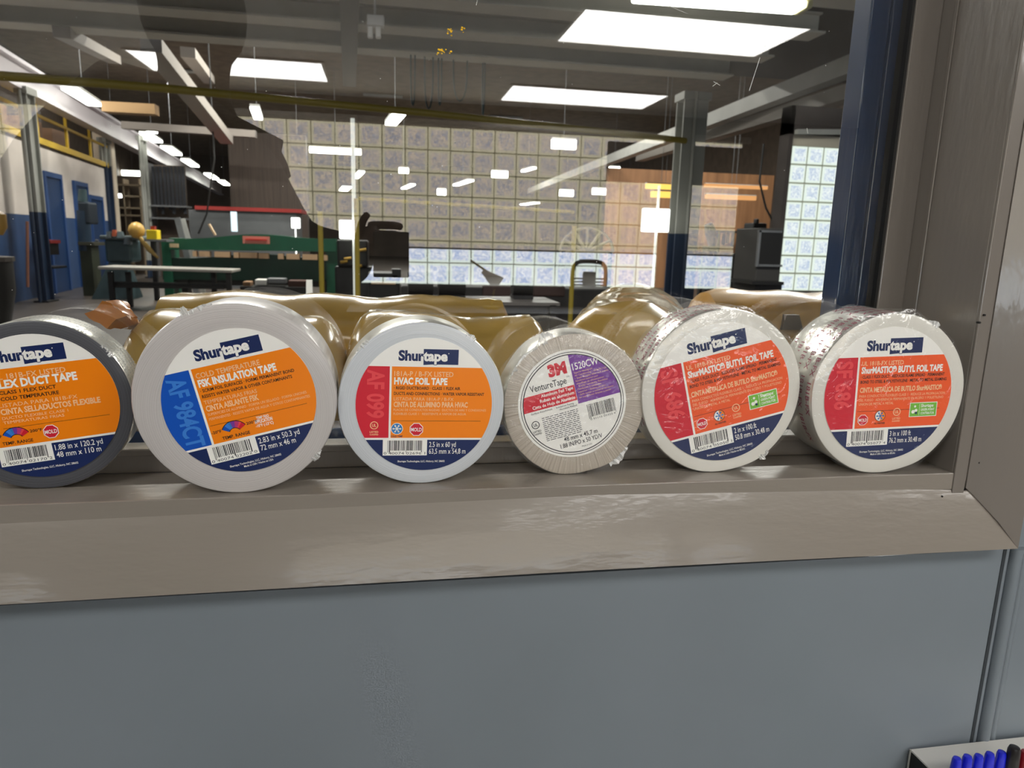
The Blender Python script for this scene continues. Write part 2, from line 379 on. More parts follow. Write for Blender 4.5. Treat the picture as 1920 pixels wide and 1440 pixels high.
# photographer (mirrored silhouette)
CLOTH = mat('dark_brown_jacket', '241C18', .8, bump=.3, bscale=30); SKIN = mat('skin', '5A4036', .5); HAIR = mat('hair', '120F0E', .8)
def skin(name, verts, edges, rads, m, sub=2, parent=None):
    me = D.meshes.new(name); me.from_pydata(verts, edges, []); o = D.objects.new(name, me); COL.objects.link(o)
    md = o.modifiers.new('s', 'SKIN'); me.skin_vertices[0].data[0].use_root = True
    for i, r in enumerate(rads):
        rr = r if isinstance(r, tuple) else (r, r); me.skin_vertices[0].data[i].radius = rr
    o.modifiers.new('u', 'SUBSURF').levels = sub; o.modifiers['u'].render_levels = sub
    dg = bpy.context.evaluated_depsgraph_get(); dg.update()
    m2 = D.meshes.new_from_object(o.evaluated_get(dg)); D.objects.remove(o); m2.materials.clear(); m2.materials.append(m)
    m2.polygons.foreach_set('use_smooth', [True] * len(m2.polygons))
    o = D.objects.new(name, m2); COL.objects.link(o)
    if parent: o.parent = parent
    return o
def mp(px, py, yv): return MIR(P(px, py, yv))
hx = mp(364, 70, 1.12)
body_v = [Vector((hx.x - .03, hx.y - .05, .98)), Vector((hx.x - .02, hx.y - .03, 1.2)), mp(335, 330, 1.1), mp(355, 235, 1.1),      # pelvis, waist, chest, upper chest
          mp(366, 180, 1.1), mp(364, 110, 1.12), mp(364, 60, 1.12), mp(362, 0, 1.12),                                              # neck, jaw, head, crown
          mp(430, 300, 1.08), mp(520, 490, .98), mp(620, 500, .90), mp(705, 475, .89),                                             # arm to the phone
          mp(235, 205, 1.06), mp(130, 320, 1.0), mp(70, 480, .98), mp(150, 640, .92),
          Vector((hx.x + .08, hx.y - .05, .9)), Vector((hx.x + .09, hx.y - .03, .5)), Vector((hx.x + .09, hx.y - .05, .08)), Vector((hx.x + .09, hx.y + .12, .04)),
          Vector((hx.x - .13, hx.y - .05, .9)), Vector((hx.x - .14, hx.y - .03, .5)), Vector((hx.x - .14, hx.y - .05, .08)), Vector((hx.x - .14, hx.y + .12, .04))]
body_e = [(0, 1), (1, 2), (2, 3), (3, 4), (4, 5), (5, 6), (6, 7), (3, 8), (8, 9), (9, 10), (10, 11), (3, 12), (12, 13), (13, 14), (14, 15), (0, 16), (16, 17), (17, 18), (18, 19), (0, 20), (20, 21), (21, 22), (22, 23)]
body_r = [.2, (.3, .16), (.28, .16), (.17, .12), .07, .08, .1, .07, .10, .115, .085, .035, .11, .13, .14, .09, .1, .06, .045, .035, .1, .06, .045, .035]
person = skin('person', body_v, body_e, body_r, CLOTH)
tag(person, 'person in dark jacket holding up a phone, mirrored as a dark silhouette in the pane', 'person')
hm = MB()
hc = hx
ico = bmesh.new(); bmesh.ops.create_icosphere(ico, subdivisions=3, radius=1)
hm.add([(hc.x + v.co.x * .108, hc.y - .01 + v.co.y * .12, hc.z + .05 + v.co.z * .125 + (0 if v.co.y < 0 else v.co.y * .03)) for v in ico.verts], [[v.index for v in f.verts] for f in ico.faces]); ico.free()
hm.build('hair', HAIR, person, smooth=True)
hd = empty('hand_root'); D.objects.remove(hd)
for k in range(5):
    if k < 4:
        z = 1.325 + .028 - k * .019; y = -.665
        vv = [Vector((-.035, y - .03, z)), Vector((-.006, y - .038, z + .002)), Vector((.022, y - .03, z + .002)), Vector((.034, y - .012, z)), Vector((.03, y + .001, z - .002))]
    else: vv = [Vector((-.035, -.69, 1.30)), Vector((-.05, -.672, 1.335)), Vector((-.042, -.656, 1.362)), Vector((-.03, -.652, 1.378))]
    skin('finger' if k < 4 else 'thumb', vv, [(i, i + 1) for i in range(len(vv) - 1)], [.0095, .0092, .0088, .0082, .007][:len(vv)], SKIN, 1, person)
MB().tube([(-.035, -.70, 1.30), (-.03, -.69, 1.322), (-.034, -.692, 1.35)], [.024, .034, .02], 14).build('palm', SKIN, person, smooth=True)
ph = empty('phone', (0, -.645, 1.33), 'dark phone held up by the mirrored person', 'phone')
MB().box(-.022, .05, -.652, -.643, 1.25, 1.342).build('body', BLACK, ph, bevel=.003); under(ph)
# office chair seen mirrored in front of the bright strip
def chair(px, pt_, yv, label):
    a = mp(px, pt_, yv); r = empty('office_chair', (a.x, a.y, 0), label, 'chair'); zt = a.z
    CH = mat('chair_black', '161615', .6)
    hoop = [Vector((a.x + .135 * math.copysign(abs(math.cos(t)) ** .5, math.cos(t)), a.y, zt - .13 + .13 * math.copysign(abs(math.sin(t)) ** .6, math.sin(t)))) for t in [2 * PI * i / 28 for i in range(29)]]
    MB().tube(hoop, .016, 8, cap=False).build('back_frame', CH, r, smooth=True)
    s = MB()
    for i in range(5): s.box(a.x - .12, a.x + .12, a.y - .005, a.y + .005, zt - .24 + i * .025, zt - .228 + i * .025)
    s.build('back_slats', CH, r); MB().box(a.x - .05, a.x + .05, a.y - .02, a.y + .02, zt - .3, zt - .08).build('lumbar', CH, r, bevel=.01)
    MB().box(a.x - .25, a.x + .25, a.y - .05, a.y + .45, .43, .52).build('seat', CH, r, bevel=.03)
    MB().tube([(a.x, a.y + .2, .1), (a.x, a.y + .2, .45)], .03).build('post', CH, r); MB().bar((a.x, a.y, zt - .34), (a.x, a.y + .1, .45), .06, .02).build('back_bracket', CH, r)
    for i in range(5):
        t = 2 * PI * i / 5; MB().bar((a.x, a.y + .2, .1), (a.x + .28 * math.cos(t), a.y + .2 + .28 * math.sin(t), .05), .04, .03).build('leg', CH, r)
        MB().tube([(a.x + .28 * math.cos(t) - .015, a.y + .2 + .28 * math.sin(t), .03), (a.x + .28 * math.cos(t) + .015, a.y + .2 + .28 * math.sin(t), .03)], .03, 10).build('caster', CH, r)
    under(r)
chair(1106, 490, 4.8, 'black office chair with an open framed back, mirrored before the bright glass blocks')
dk = empty('office_desk', (1.2, WY + .5, 0), 'dark desk below the block window, mirrored in the pane', 'desk')
MB().box(-.3, 2.4, WY + .12, WY + .75, .70, .74).build('desktop', mat('desk_brown', '3A2E28', .5), dk)
for x in (-.28, 2.34):
    MB().box(x, x + .04, WY + .12, WY + .72, 0, .70).build('leg', BLACK, dk)
MB().box(-.24, 2.34, WY + .14, WY + .17, .3, .70).build('modesty_panel', mat('desk_brown', '3A2E28', .5), dk); under(dk)
lp = empty('desk_lamp', (.9, WY + .3, .74), 'tan articulated desk lamp standing before the mirrored bright blocks', 'lamp')
la, lb, lc = mp(922, 525, 5.6), mp(905, 508, 5.6), mp(882, 488, 5.6)
lb0 = Vector((la.x, la.y, .74))
MB().tube([lb0, lb0 + Vector((0, 0, .02))], .07, 16).build('base', OLIVE, lp)
MB().tube([lb0, la + Vector((.04, 0, .02))], .01).build('lower_arm', OLIVE, lp); MB().tube([la + Vector((.04, 0, .02)), lc], .01).build('upper_arm', OLIVE, lp)
MB().tube([lb, la + Vector((.06, 0, -.03))], [.02, .07], 14).build('lamp_shade', mat('lamp_tan', '5A4E3A', .5), lp); under(lp)

# ================================================================== SHOP shell
SD = Vector((-.1116, 1, 0))                       # direction the long shop walls run
def LW(y, off=0): return -6.72 - off + SD.x * (y - 15.4)   # left wall line
def wallseg(mb, y0, y1, z0, z1, off=0, th=.2, mi=0):
    a, b = LW(y0, off), LW(y1, off)
    mb.hexa([(a - th, y0, z0), (a, y0, z0), (a, y0, z1), (a - th, y0, z1), (b - th, y1, z0), (b, y1, z0), (b, y1, z1), (b - th, y1, z1)], mi)
YE = 21.2
m = MB(); wallseg(m, .2, YE, 1.56, 3.0); struct('wall_shop_left', m, WHITEW)
m = MB(); wallseg(m, .2, YE, 0, 1.56); struct('wall_shop_left_dado', m, BLUED)
m = MB(); wallseg(m, .2, YE, 3.0, 4.4, 1.6); wallseg(m, YE, 52, 0, 7.0, 3.0)
struct('wall_shop_left_upper', m, BROWN)
m = MB(); wallseg(m, .2, YE, 2.9, 3.0, 1.6, -1.6); struct('floor_mezzanine', m, ROOFM)
m = MB(); wallseg(m, YE - .2, YE + .2, 0, 3.9, -.12, .45); struct('column_white', m, mat('cream_wall_end', 'E8D8C2', .6))
D.objects['wall_shop_left'].name = 'wall_left_2'; D.objects['wall_shop_left_dado'].name = 'wall_left_3'; D.objects['wall_shop_left_upper'].name = 'wall_left_4'
D.objects['floor_mezzanine'].name = 'floor_3'; D.objects['column_white'].name = 'wall_left_5'
struct('wall_back_2', MB().box(-16, 16, 52, 52.3, 0, 7), mat('far_wall', '5C5148', .8, var=.3, vscale=.4))
struct('wall_right_2', MB().box(14, 14.2, 7.2, 52, 0, 7), mat('shop_right_wall', '5A4C40', .8, var=.2))
struct('ceiling_2', MB().box(-16, 16, 11.2, 52.3, 6.4, 6.6), ROOFM)
struct('ceiling_3', MB().box(-10, 14, .15, 11.3, 4.16, 4.24), DECK)
# corrugated deck flutes under the low bay
fl = MB()
x = -7.0; XW = P(1362, 160, 9.6).x
while x < XW: fl.box(x, x + .05, 5.2, 11.2, 4.12, 4.16); x += .12
tag(fl.build('deck_flutes', mat('deck_flute', '4A4542', .7)), 'dark corrugated roof deck above the pale joists', 'roof deck', kind='stuff')
def ystop(px, py): return PZ(px, py, 3.86)
XR = P(1400, 160, 9.6).x
for i, y in enumerate((5.55, 6.72, 7.9, 9.05, 10.2)):
    jm = MB(); jm.box(-9, XR, y, y + .02, 3.88, 4.12); jm.box(-9, XR, y - .17, y + .19, 3.86, 3.885); jm.box(-9, XR, y - .07, y + .09, 4.10, 4.12)
    o = jm.build('roof_joist', JOIST)
    tag(o, ['pale steel roof joist nearest the window, at the top edge', 'second pale roof joist back from the window', 'third pale roof joist back from the window', 'fourth pale roof joist back, above the hanging cords', 'farthest pale roof joist, at the edge of the low bay'][i], 'beam', 'pale steel joists under the dark deck')
# edge fascia and girders
gx0, gx1 = PZ(671, 4, 3.8), PZ(655, 150, 3.8)
gb = MB(); gb.bar(gx0 + Vector((0, -2, -.04)), gx1 + Vector((0, 0, -.04)), .2, .12); tag(gb.build('cross_beam', mat('beam_grey', '8A8781', .6)), 'grey beam crossing under the joists near the emergency light', 'beam')
a, b = PZ(1318, 232, 3.75), PZ(1575, 132, 3.75)
gb = MB(); gb.bar(b - (a - b) * .3, a + (a - b) * 4.5, .22, .24); tag(gb.build('girder', LIGHTG), 'long grey girder running back above the right hand column', 'beam')
a, b = P(1200, 296, 20), P(1575, 180, 9)
tag(MB().bar(a, b + (b - a) * .1, .25, .2).build('lower_girder', mat('beam_brown', '7F7972', .6)), 'lower brownish girder passing behind the right hand column', 'beam')
# crane rail beam along the left wall
a, b = P(0, 158, 9.0), P(432, 352, 44)
cr = MB(); a2 = Vector((LW(8) + .3, 8, 3.9)); b2 = Vector((LW(48) + .3, 48, 3.9))
cr.bar(a2 + Vector((0, 0, .22)), b2 + Vector((0, 0, .22)), .28, .06); cr.bar(a2, b2, .1, .42); cr.bar(a2 - Vector((0, 0, .22)), b2 - Vector((0, 0, .22)), .28, .06)
tag(cr.build('crane_rail_beam', mat('beam_lilac', 'C2BCC0', .4)), 'long pale grey crane rail beam above the left wall', 'beam')
# columns
def hcol(name, px0, px1, py, Y, ztop, zpaint, label):
    X0, X1 = P(px0, py, Y).x, P(px1, py, Y).x; r = empty(name, ((X0 + X1) / 2, Y, 0), label, 'column', 'painted steel columns in the shop')
    for z0, z1, mt, nm in ((zpaint, ztop, mat('column_grey', 'A2A39D', .5), 'shaft'), (0, zpaint, mat('column_blue', '22344E', .45), 'painted_base')):
        q = MB(); q.box(X0, X1, Y, Y + .03, z0, z1); q.box(X0, X1, Y + .3, Y + .33, z0, z1); q.box((X0 + X1) / 2 - .015, (X0 + X1) / 2 + .015, Y, Y + .33, z0, z1)
        q.tube([(X0 + (X1 - X0) * .45, Y - .04, z0), (X0 + (X1 - X0) * .45, Y - .04, z1)], .03, 8)
        q.build(nm, mt, r)
    MB().box(X0 - .05, X1 + .05, Y - .06, Y + .38, 0, .03).build('base_plate', DARKG, r)
    MB().box(X0 - .03, X1 + .03, Y - .04, Y + .36, ztop - .12, ztop).build('cap', mat('column_grey', 'A2A39D', .5), r); under(r); return r
hcol('steel_column', 1274, 1318, 330, 10.9, 3.78, 1.53, 'grey column with a dark blue base right of the white glow square')
hcol('steel_column', 44, 61, 300, 13.6, 3.7, 1.6, 'grey column against the white wall at far left')
hcol('steel_column', 187, 200, 300, 20.6, 3.7, 3.0, 'thin grey column at the end of the white wall')
hcol('steel_column', 265, 274, 360, 21.5, 3.9, .5, 'pale column left of the dark hanging strips')
# doors on the left wall
for i, (p0_, p1_, zt, lab) in enumerate(((89, 116, 2.35, 'nearest'), (144, 164, 2.3, 'second'), (170, 191, 2.05, 'farthest'))):
    def yat(px):
        lo, hi = 5, 40
        for _ in range(40):
            md = (lo + hi) / 2; q = ROT.transposed() @ (Vector((LW(md), md, 1.4)) - CAM); x = 960 + F * q.x / q.z
            if x < px: lo = md
            else: hi = md
        return lo
    y0, y1 = yat(p0_), yat(p1_)
    dr = empty('door_%d' % (i + 1), (LW(y0), y0, 0), kind='structure')
    m = MB(); wallseg(m, y0, y1, 0, zt, -.04, .05); m.build('leaf', BLUEDOOR, dr)
    m = MB(); wallseg(m, y0 - .1, y0, 0, zt + .1, -.07, .1); wallseg(m, y1, y1 + .1, 0, zt + .1, -.07, .1); wallseg(m, y0, y1, zt, zt + .1, -.07, .1); m.build('frame', mat('door_frame_blue', '2C4F86', .5), dr)
    m = MB(); m.tube([(LW(y0 + .1) + .05, y0 + .12, 1.05), (LW(y0 + .1) + .12, y0 + .12, 1.05)], .03, 8); m.build('knob', STEEL, dr)
    if i == 1: m = MB(); wallseg(m, y0 + .2, y1 - .15, 1.3, 2.0, -.06, .03); m.build('pane', DARKG, dr)
    under(dr)
# yellow mezzanine rail
rl = empty('mezzanine_railing', (LW(12), 12, 3.0), 'yellow railing along the mezzanine above the white wall', 'railing')
m = MB(); wallseg(m, 5, YE, 2.96, 3.08, -.05, .06); m.build('toe_board', YELLOW, rl)
for z in (3.5, 3.9): m = MB(); m.bar((LW(5) + .02, 5, z), (LW(YE) + .02, YE, z), .05, .05); m.build('rail', YELLOW, rl)
for i in range(9):
    y = 6 + i * 1.9; m = MB(); m.bar((LW(y) + .02, y, 3.0), (LW(y) + .02, y, 3.92), .05, .05); m.build('post', YELLOW, rl)
under(rl)
for i in range(7):
    y = 7 + i * 2.1; m = MB(); m.box(LW(y, 1.2) - .3, LW(y, 1.2) + .3, y, y + 1.0, 3.0, 3.0 + random.uniform(.5, .85))
    tag(m.build('cardboard_box', mat('mezz_box', '8A6A52', .8)), ['nearest', 'second', 'third', 'fourth', 'fifth', 'sixth', 'farthest'][i] + ' brown cardboard box behind the yellow mezzanine railing', 'box', 'boxes on the mezzanine')
# emergency light, junction
el = empty('emergency_light', P(703, 35, 6.4), 'white emergency light box with two lamp heads beside the cross beam', 'light')
m = MB(); pb(m, 688, 27, 720, 47, 6.4, .1); m.build('housing', WHITE, el, bevel=.005)
for x0, x1 in ((689, 699), (704, 714)): m = MB(); pb(m, x0, 49, x1, 69, 6.38, .08); m.build('lamp_head', WHITE, el, bevel=.01)
m = MB(); m.tube([P(703, 28, 6.45), Vector((P(703, 28, 6.45).x, 6.45, 4.12))], .01); m.build('mount', WHITE, el); under(el)
el2 = empty('bracket_box', P(1085, 100, 6.6))
D.objects.remove(el2)
# hanging cords
CL = ['leftmost short cord loop hanging above the yellow pipe', 'second cord loop from the left above the yellow pipe', 'middle cord loop hanging above the yellow pipe', 'fourth cord loop from the left, wide and sagging', 'rightmost thin cord loop above the yellow pipe']
for i, (xt, xb, yb) in enumerate(((770, 778, 200), (796, 812, 205), (822, 828, 198), (850, 876, 188), (905, 909, 215))):
    a, b = P(xt, 136, 10.2 + i * .04), P(xb, 136, 10.2 + i * .04); lo_z = P(xt, yb, 10.3).z; a.z = b.z = 3.862
    tag(MB().tube([Vector((a.x + (b.x - a.x) * (.5 - .5 * math.cos(PI * k / 10)), a.y, a.z - (a.z - lo_z) * math.sin(PI * k / 10) ** .6)) for k in range(11)], .012, 6).build('hanging_cord', TEALD), CL[i], 'cord', 'looped cords hanging by the pipe')
# yellow pipe
pp = [P(-120, 130, 7.6), P(0, 142, 7.9), P(300, 165, 8.6), P(800, 212, 9.6), P(1200, 254, 10.5), P(1285, 264, 10.8)]
tag(MB().tube(pp, .048, 12).build('yellow_pipe', mat('pipe_yellow', '8E7E2C', .45), smooth=True), 'long yellow pipe running across the shop overhead', 'pipe')
for i, (a, b, w_) in enumerate((((283, 84, 11.6), (425, 262, 19), .30), ((352, 98, 14), (392, 150, 19), .25), ((115, 60, 10), (215, 112, 14), .2), ((230, 235, 20), (480, 252, 20), .25))):
    tag(MB().bar(P(*a), P(*b), w_, w_ * .7).build('roof_beam', mat('roof_beam_grey', '9A928A', .55)), ['pale roof beam slanting down inside the mirrored silhouette', 'short roof beam right of the slanting one', 'faint roof beam above the far left columns', 'cross beam above the far row of lights'][i], 'beam')
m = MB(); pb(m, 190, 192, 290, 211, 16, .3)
tag(m.build('roof_deck_patch', mat('timber_glow', '947650', .6, emit=.05)), 'timber panel with a painted warm glow under the roof at upper left', 'panel')  # warm light put into the timber's colour and faint emission
# lights
def fixture(px, py, wpx, hpx, axis, label, H=2.6, d0=None, em=None, grp='lit fluorescent fixtures hung across the shop'):
    p = PZ(px, py, 1.33 + H) if d0 is None else P(px, py, d0)
    if p.y > 49: p = P(px, py, 49)
    d = depth(p); r = empty('light_fixture', p, label, 'ceiling light', grp)
    if axis == 'x': L, W = wpx * d / F, .14; hh = hpx * d / F
    else: L, W = max(.3, min(3.2, hpx * d * d / (F * max(abs(p.z - 1.33), .2)))), wpx * d / F; hh = .06
    m = MB()
    if axis == 'x': m.bar(p - Vector((L / 2, 0, 0)), p + Vector((L / 2, 0, 0)), W, hh)
    else: m.bar(p - SD * L / 2, p + SD * L / 2, W, hh)
    m.build('diffuser', em or TUBE, r, bevel=.01)
    m = MB()
    if axis == 'x': m.bar(p - Vector((L / 2, -.02, -hh * .6)), p + Vector((L / 2, .02, hh * .6)), W * 1.1, hh * .25)
    else: m.bar(p - SD * L / 2 + Vector((0, 0, .06)), p + SD * L / 2 + Vector((0, 0, .06)), W * 1.05, .05)
    m.build('housing', LIGHTG, r)
    zc = 4.12 if p.y < 11.1 else 6.4
    if zc > p.z: MB().tube([p + Vector((0, .02, hh)), Vector((p.x, p.y + .02, zc))], .006, 5).build('hanger', STEEL, r)
    under(r); return r
# big wrap fixture at the top right
q0, q1 = PZ(1190, -8, 3.7), PZ(1500, 14, 3.7)
r = empty('light_fixture', (q0 + q1) / 2, 'large lit wraparound fluorescent fixture at the top edge, upper right', 'ceiling light')
MB().bar(q0, q1, .26, .07).build('diffuser', TUBE, r, bevel=.02)
MB().bar(q0 + Vector((-.02, 0, .05)), q1 + Vector((.05, 0, .05)), .3, .05).build('housing', mat('yellowed_plastic', 'D8D2A0', .4), r, bevel=.01)
MB().bar(q1, q1 + (q1 - q0).normalized() * .07, .27, .08).build('end_cap', mat('yellowed_plastic', 'D8D2A0', .4), r, bevel=.02); under(r)
for a in ((155, 182, 26, 30, 'y', 'bright fixture nearest on the row beside the left crane rail'), (283, 245, 16, 6, 'y', 'small upper lamp of the close pair beside the rail'), (284, 258, 18, 16, 'y', 'lower lamp of the close pair beside the rail'),
          (322, 283, 18, 14, 'y', 'third lamp along the rail row'), (357, 306, 15, 12, 'y', 'fourth lamp along the rail row'), (397, 331, 13, 11, 'y', 'fifth lamp along the rail row, above the grey bin'),
          (420, 343, 12, 8, 'y', 'farthest lamp of the rail row'), (248, 325, 36, 9, 'x', 'short wide lamp above the shelving left of the dark strips'), (220, 367, 13, 7, 'x', 'tiny lamp low among the shelving at left', 2.6, 22.5),
          (481, 213, 16, 20, 'y', 'upright looking lamp just below the yellow pipe at left'), (741, 223, 22, 22, 'y', 'lamp just below the yellow pipe near the middle'), (557, 276, 22, 9, 'x', 'small lamp left of the long tube'),
          (629, 283, 94, 10, 'x', 'long thin lit tube crossing the pale rod'), (672, 328, 11, 12, 'y', 'small round lamp right of the pale rod'), (647, 354, 16, 12, 'y', 'small lamp left of the pale rod'),
          (757, 320, 18, 9, 'x', 'small paired lamp near the middle of the shop'), (765, 350, 10, 10, 'y', 'dim small lamp below the paired lamp'), (828, 360, 16, 11, 'x', 'small lamp lower right of centre'), (868, 343, 12, 10, 'y', 'tiny lamp beside the small lower lamp'),
          (937, 327, 30, 12, 'x', 'medium lamp above centre of the shop'), (993, 382, 11, 10, 'y', 'tiny low lamp above the spoked guard'), (1057, 271, 46, 16, 'x', 'largest far lamp, near the right end of the blocks'),
          (991, 318, 8, 7, 'y', 'pinpoint lamp right of the medium lamp'), (1062, 362, 26, 11, 'x', 'left lamp of the low right hand trio'), (1125, 359, 29, 11, 'x', 'upper right lamp of the low trio'), (1120, 384, 24, 9, 'x', 'lower right lamp of the low trio'),
          (1152, 319, 20, 12, 'x', 'lamp in the dark area left of the column'), (1262, 332, 33, 12, 'x', 'lamp touching the left side of the grey column'), (1178, 372, 10, 11, 'y', 'tiny lamp left of the white glow square')):
    fixture(*a)
WARM = emat('warm_tube', 'FFC860', 1.3)
for a in ((1240, 350, 60, 9, 'x', 'upper warm yellow tube left of the column'), (1247, 365, 54, 11, 'x', 'lower warm yellow tube left of the column'), (1380, 350, 125, 6, 'x', 'upper orange lit tube right of the column'), (1370, 370, 100, 8, 'x', 'lower orange lit tube right of the column')):
    fixture(*a, d0=19.5 if a[0] > 1300 else 17, em=WARM if a[0] < 1300 else emat('orange_tube', 'F5B070', .8), grp='warm tubes')
# glowing white squares and rods, added to stand for a reflected bright opening
SQ = emat('white_glow_panel', 'FFFFF6', 3.0)
for (x0, y0, x1, y1, xr, t0, t1, Y, lab) in ((636, 413, 668, 448, 661, 222, 552, 11.5, 'small added square of white glow low on the long pale rod'), (1207, 391, 1256, 435, 1236, 348, 545, 10.6, 'larger added square of white glow on the pale rod left of the column')):
    r = empty('glow_square', P((x0 + x1) / 2, y1, Y), lab, 'light')
    m = MB(); pb(m, x0, y0, x1, y1, Y, .12); m.build('panel', SQ, r, bevel=.02)
    a = P(xr, t0, Y + .14); b = Vector((a.x, a.y, 0))
    MB().tube([a, b], .032 if Y > 11 else .022, 8).build('rod', mat('glow_rod', 'E8ECE4', .3, emit=.45), r); under(r)
m = MB(); pb(m, 546, 408, 562, 428, 16.2, .1); pb(m, 553, 428, 555, 440, 16.25, .03, z0=0); tag(m.build('glow_square', SQ, bevel=.02), 'tiny glowing white square above the green machine', 'light')
m = MB(); pb(m, 433, 397, 443, 434, 15.5, .1); tag(m.build('lit_slot', emat('cool_slot', 'D8ECF4', 1.4)), 'narrow upright bright slot in front of the grey bin', 'light')

# ================================================================== SHOP objects
def thing(name, p, label, cat, group=None): return empty(name, p, label, cat, group)
# right glass block window
Yb = 7.0
q = [P(1482, 272, Yb), P(1462, 545, Yb), P(1566, 262, Yb), P(1542, 548, Yb)]
X0, X1 = (q[0].x + q[1].x) / 2, (q[2].x + q[3].x) / 2 + .05; Z0, Z1 = q[1].z, q[0].z
cw = (X1 - X0) / 3
win4 = empty('window_4', (0, Yb, 0), kind='structure')
SB = block_mat('daylit_block_shop', SHOPBLOCK_E, 'C2D0E6', 'F6FCFA', 26); RIM2 = emat('block_rim_shop', 'EDF8EE', SHOPBLOCK_E)
nzr = 8; chh = (Z1 - Z0) / nzr
b4 = block_mesh('glass_block_tall', cw - .02, chh - .02, .022, [SB, RIM2])
blocks(win4, X0 - 0, X1 + cw, Z0, Z1, 4, nzr, b4, 0, flip=False)
ws = MB(); ws.box(X1 + cw, 14, Yb, Yb + .2, 0, Z1 + .42); ws.box(X0 - .05, X0, Yb, Yb + .2, 0, Z1 + .42); ws.box(X0, X1 + cw, Yb, Yb + .2, 0, Z0); ws.box(X0 - .05, X1 + cw, Yb, Yb + .2, Z1 + .12, Z1 + .42)
struct('wall_right_3', ws, mat('shop_wall_dark', '4A4340', .8, var=.15))
struct('trim_12', MB().box(X0, X1 + cw, Yb + .02, Yb + .2, Z1, Z1 + .12), mat('lintel_cream', 'CFC6B4', .7))
struct('trim_13', MB().bar((X0 - .02, Yb - .08, Z1 + .13), (X1 + cw, Yb - .08, Z1 + .17), .06, .05), LIGHTG)
# warm back area right of column
m = MB(); m.box(P(1140, 350, 21).x, P(1450, 350, 21).x, 21, 21.2, 0, P(1300, 322, 21).z); struct('wall_back_3', m, mat('warm_plank', 'A07450', .6, var=.25, vscale=2, stretch=(3, 1, .2)))
tag(MB().tube([P(1432, 270, 7.4), P(1424, 340, 7.4), P(1436, 390, 7.4), P(1462, 440, 7.4)], .012, 6).build('wall_cable', BLACK), 'thin black cable hanging left of the glass blocks', 'cord')
# CRT-like cabinet on bench
r = thing('machine_console', P(1440, 530, 6.3), 'dark grey console cabinet with a framed window left of the blocks', 'machine')
m = MB(); pb(m, 1420, 428, 1466, 528, 6.3, .5); m.build('housing', mat('console_grey', '3A3836', .5), r, bevel=.01)
m = MB(); pb(m, 1426, 436, 1464, 496, 6.27, .03); m.build('screen', BLACK, r)
m = MB()
for a in ((1423, 432, 1467, 436), (1423, 496, 1467, 500), (1421, 432, 1425, 500)): pb(m, *a, 6.26, .03)
m.build('bezel', STEEL, r)
m = MB(); pb(m, 1410, 528, 1470, 534, 6.2, .6); pb(m, 1415, 534, 1465, 560, 6.3, .5, z0=0); m.build('stand', BLACK, r); under(r)
r = thing('bench_machine', P(1400, 520, 10), 'black bench machine standing behind the dark console', 'machine')
m = MB(); pb(m, 1412, 418, 1438, 440, 9.6, .3); pb(m, 1418, 410, 1424, 420, 9.6, .1); m.build('head', BLACK, r, bevel=.02)
m = MB(); pb(m, 1408, 440, 1428, 500, 9.7, .3, z0=.9); m.build('body', DARKG, r); m = MB(); pb(m, 1376, 476, 1424, 482, 9.6, .7); m.build('table', DARKG, r)
m = MB(); pb(m, 1380, 482, 1388, 560, 9.6, .1, z0=0); m.build('leg', BLACK, r); m = MB(); pb(m, 1410, 482, 1418, 560, 9.6, .1, z0=0); m.build('leg', BLACK, r); under(r)
r = thing('tool_rack', P(1370, 470, 15), 'dark rack with hanging tools against the warm planks', 'rack')
m = MB(); pb(m, 1345, 433, 1412, 437, 15, .1); m.build('rail', BLACK, r)
for x in (1355, 1363, 1372): m = MB(); pb(m, x, 437, x + 5, 437 + random.randint(14, 26), 15, .05); m.build('tool', DARKG, r)
for x in (1347, 1405): m = MB(); pb(m, x, 437, x + 3, 470, 15, .08, z0=0); m.build('upright', BLACK, r)
under(r)
r = thing('grinder', P(1335, 450, 14), 'grey upright machine head right of the column', 'machine')
m = MB(); m.tube([P(1328, 420, 14), P(1334, 440, 14), P(1336, 462, 14)], [.09, .13, .08], 12); m.build('head', STEEL, r, smooth=True)
m = MB(); pb(m, 1328, 462, 1344, 480, 14, .3, z0=0); m.build('pedestal', DARKG, r); under(r)
m = MB(); pb(m, 1310, 474, 1376, 480, 12.5, .8); m.build('t', DARKG).name = 'bench_top'
bt = D.objects['bench_top']; r = thing('workbench', (P(1340, 480, 12.5).x, 12.5, 0), 'dark workbench under the warm planks right of the column', 'bench'); bt.parent = r
for x in (1313, 1370): m = MB(); pb(m, x, 480, x + 5, 560, 12.5, .1, z0=0); m.build('leg', BLACK, r)
under(r)
r = thing('machine_bed', P(990, 560, 8.6), 'long low black machine bed under the mirrored bright strip', 'machine')
m = MB(); pb(m, 752, 540, 1238, 560, 8.6, .7, z0=.15); m.build('bed', mat('bed_black', '1C1A1A', .6, var=.3), r, bevel=.02)
for x in (770, 990, 1210): m = MB(); pb(m, x, 560, x + 20, 570, 8.7, .4, z0=0); m.build('foot', BLACK, r)
for x, mt in ((905, 'rust_cover'), (1000, 'rust_cover')): m = MB(); pb(m, x, 536, x + 60, 556, 8.57, .1); m.build('cover', mat('rust_cover', '3A2420', .6), r, bevel=.02)
under(r)
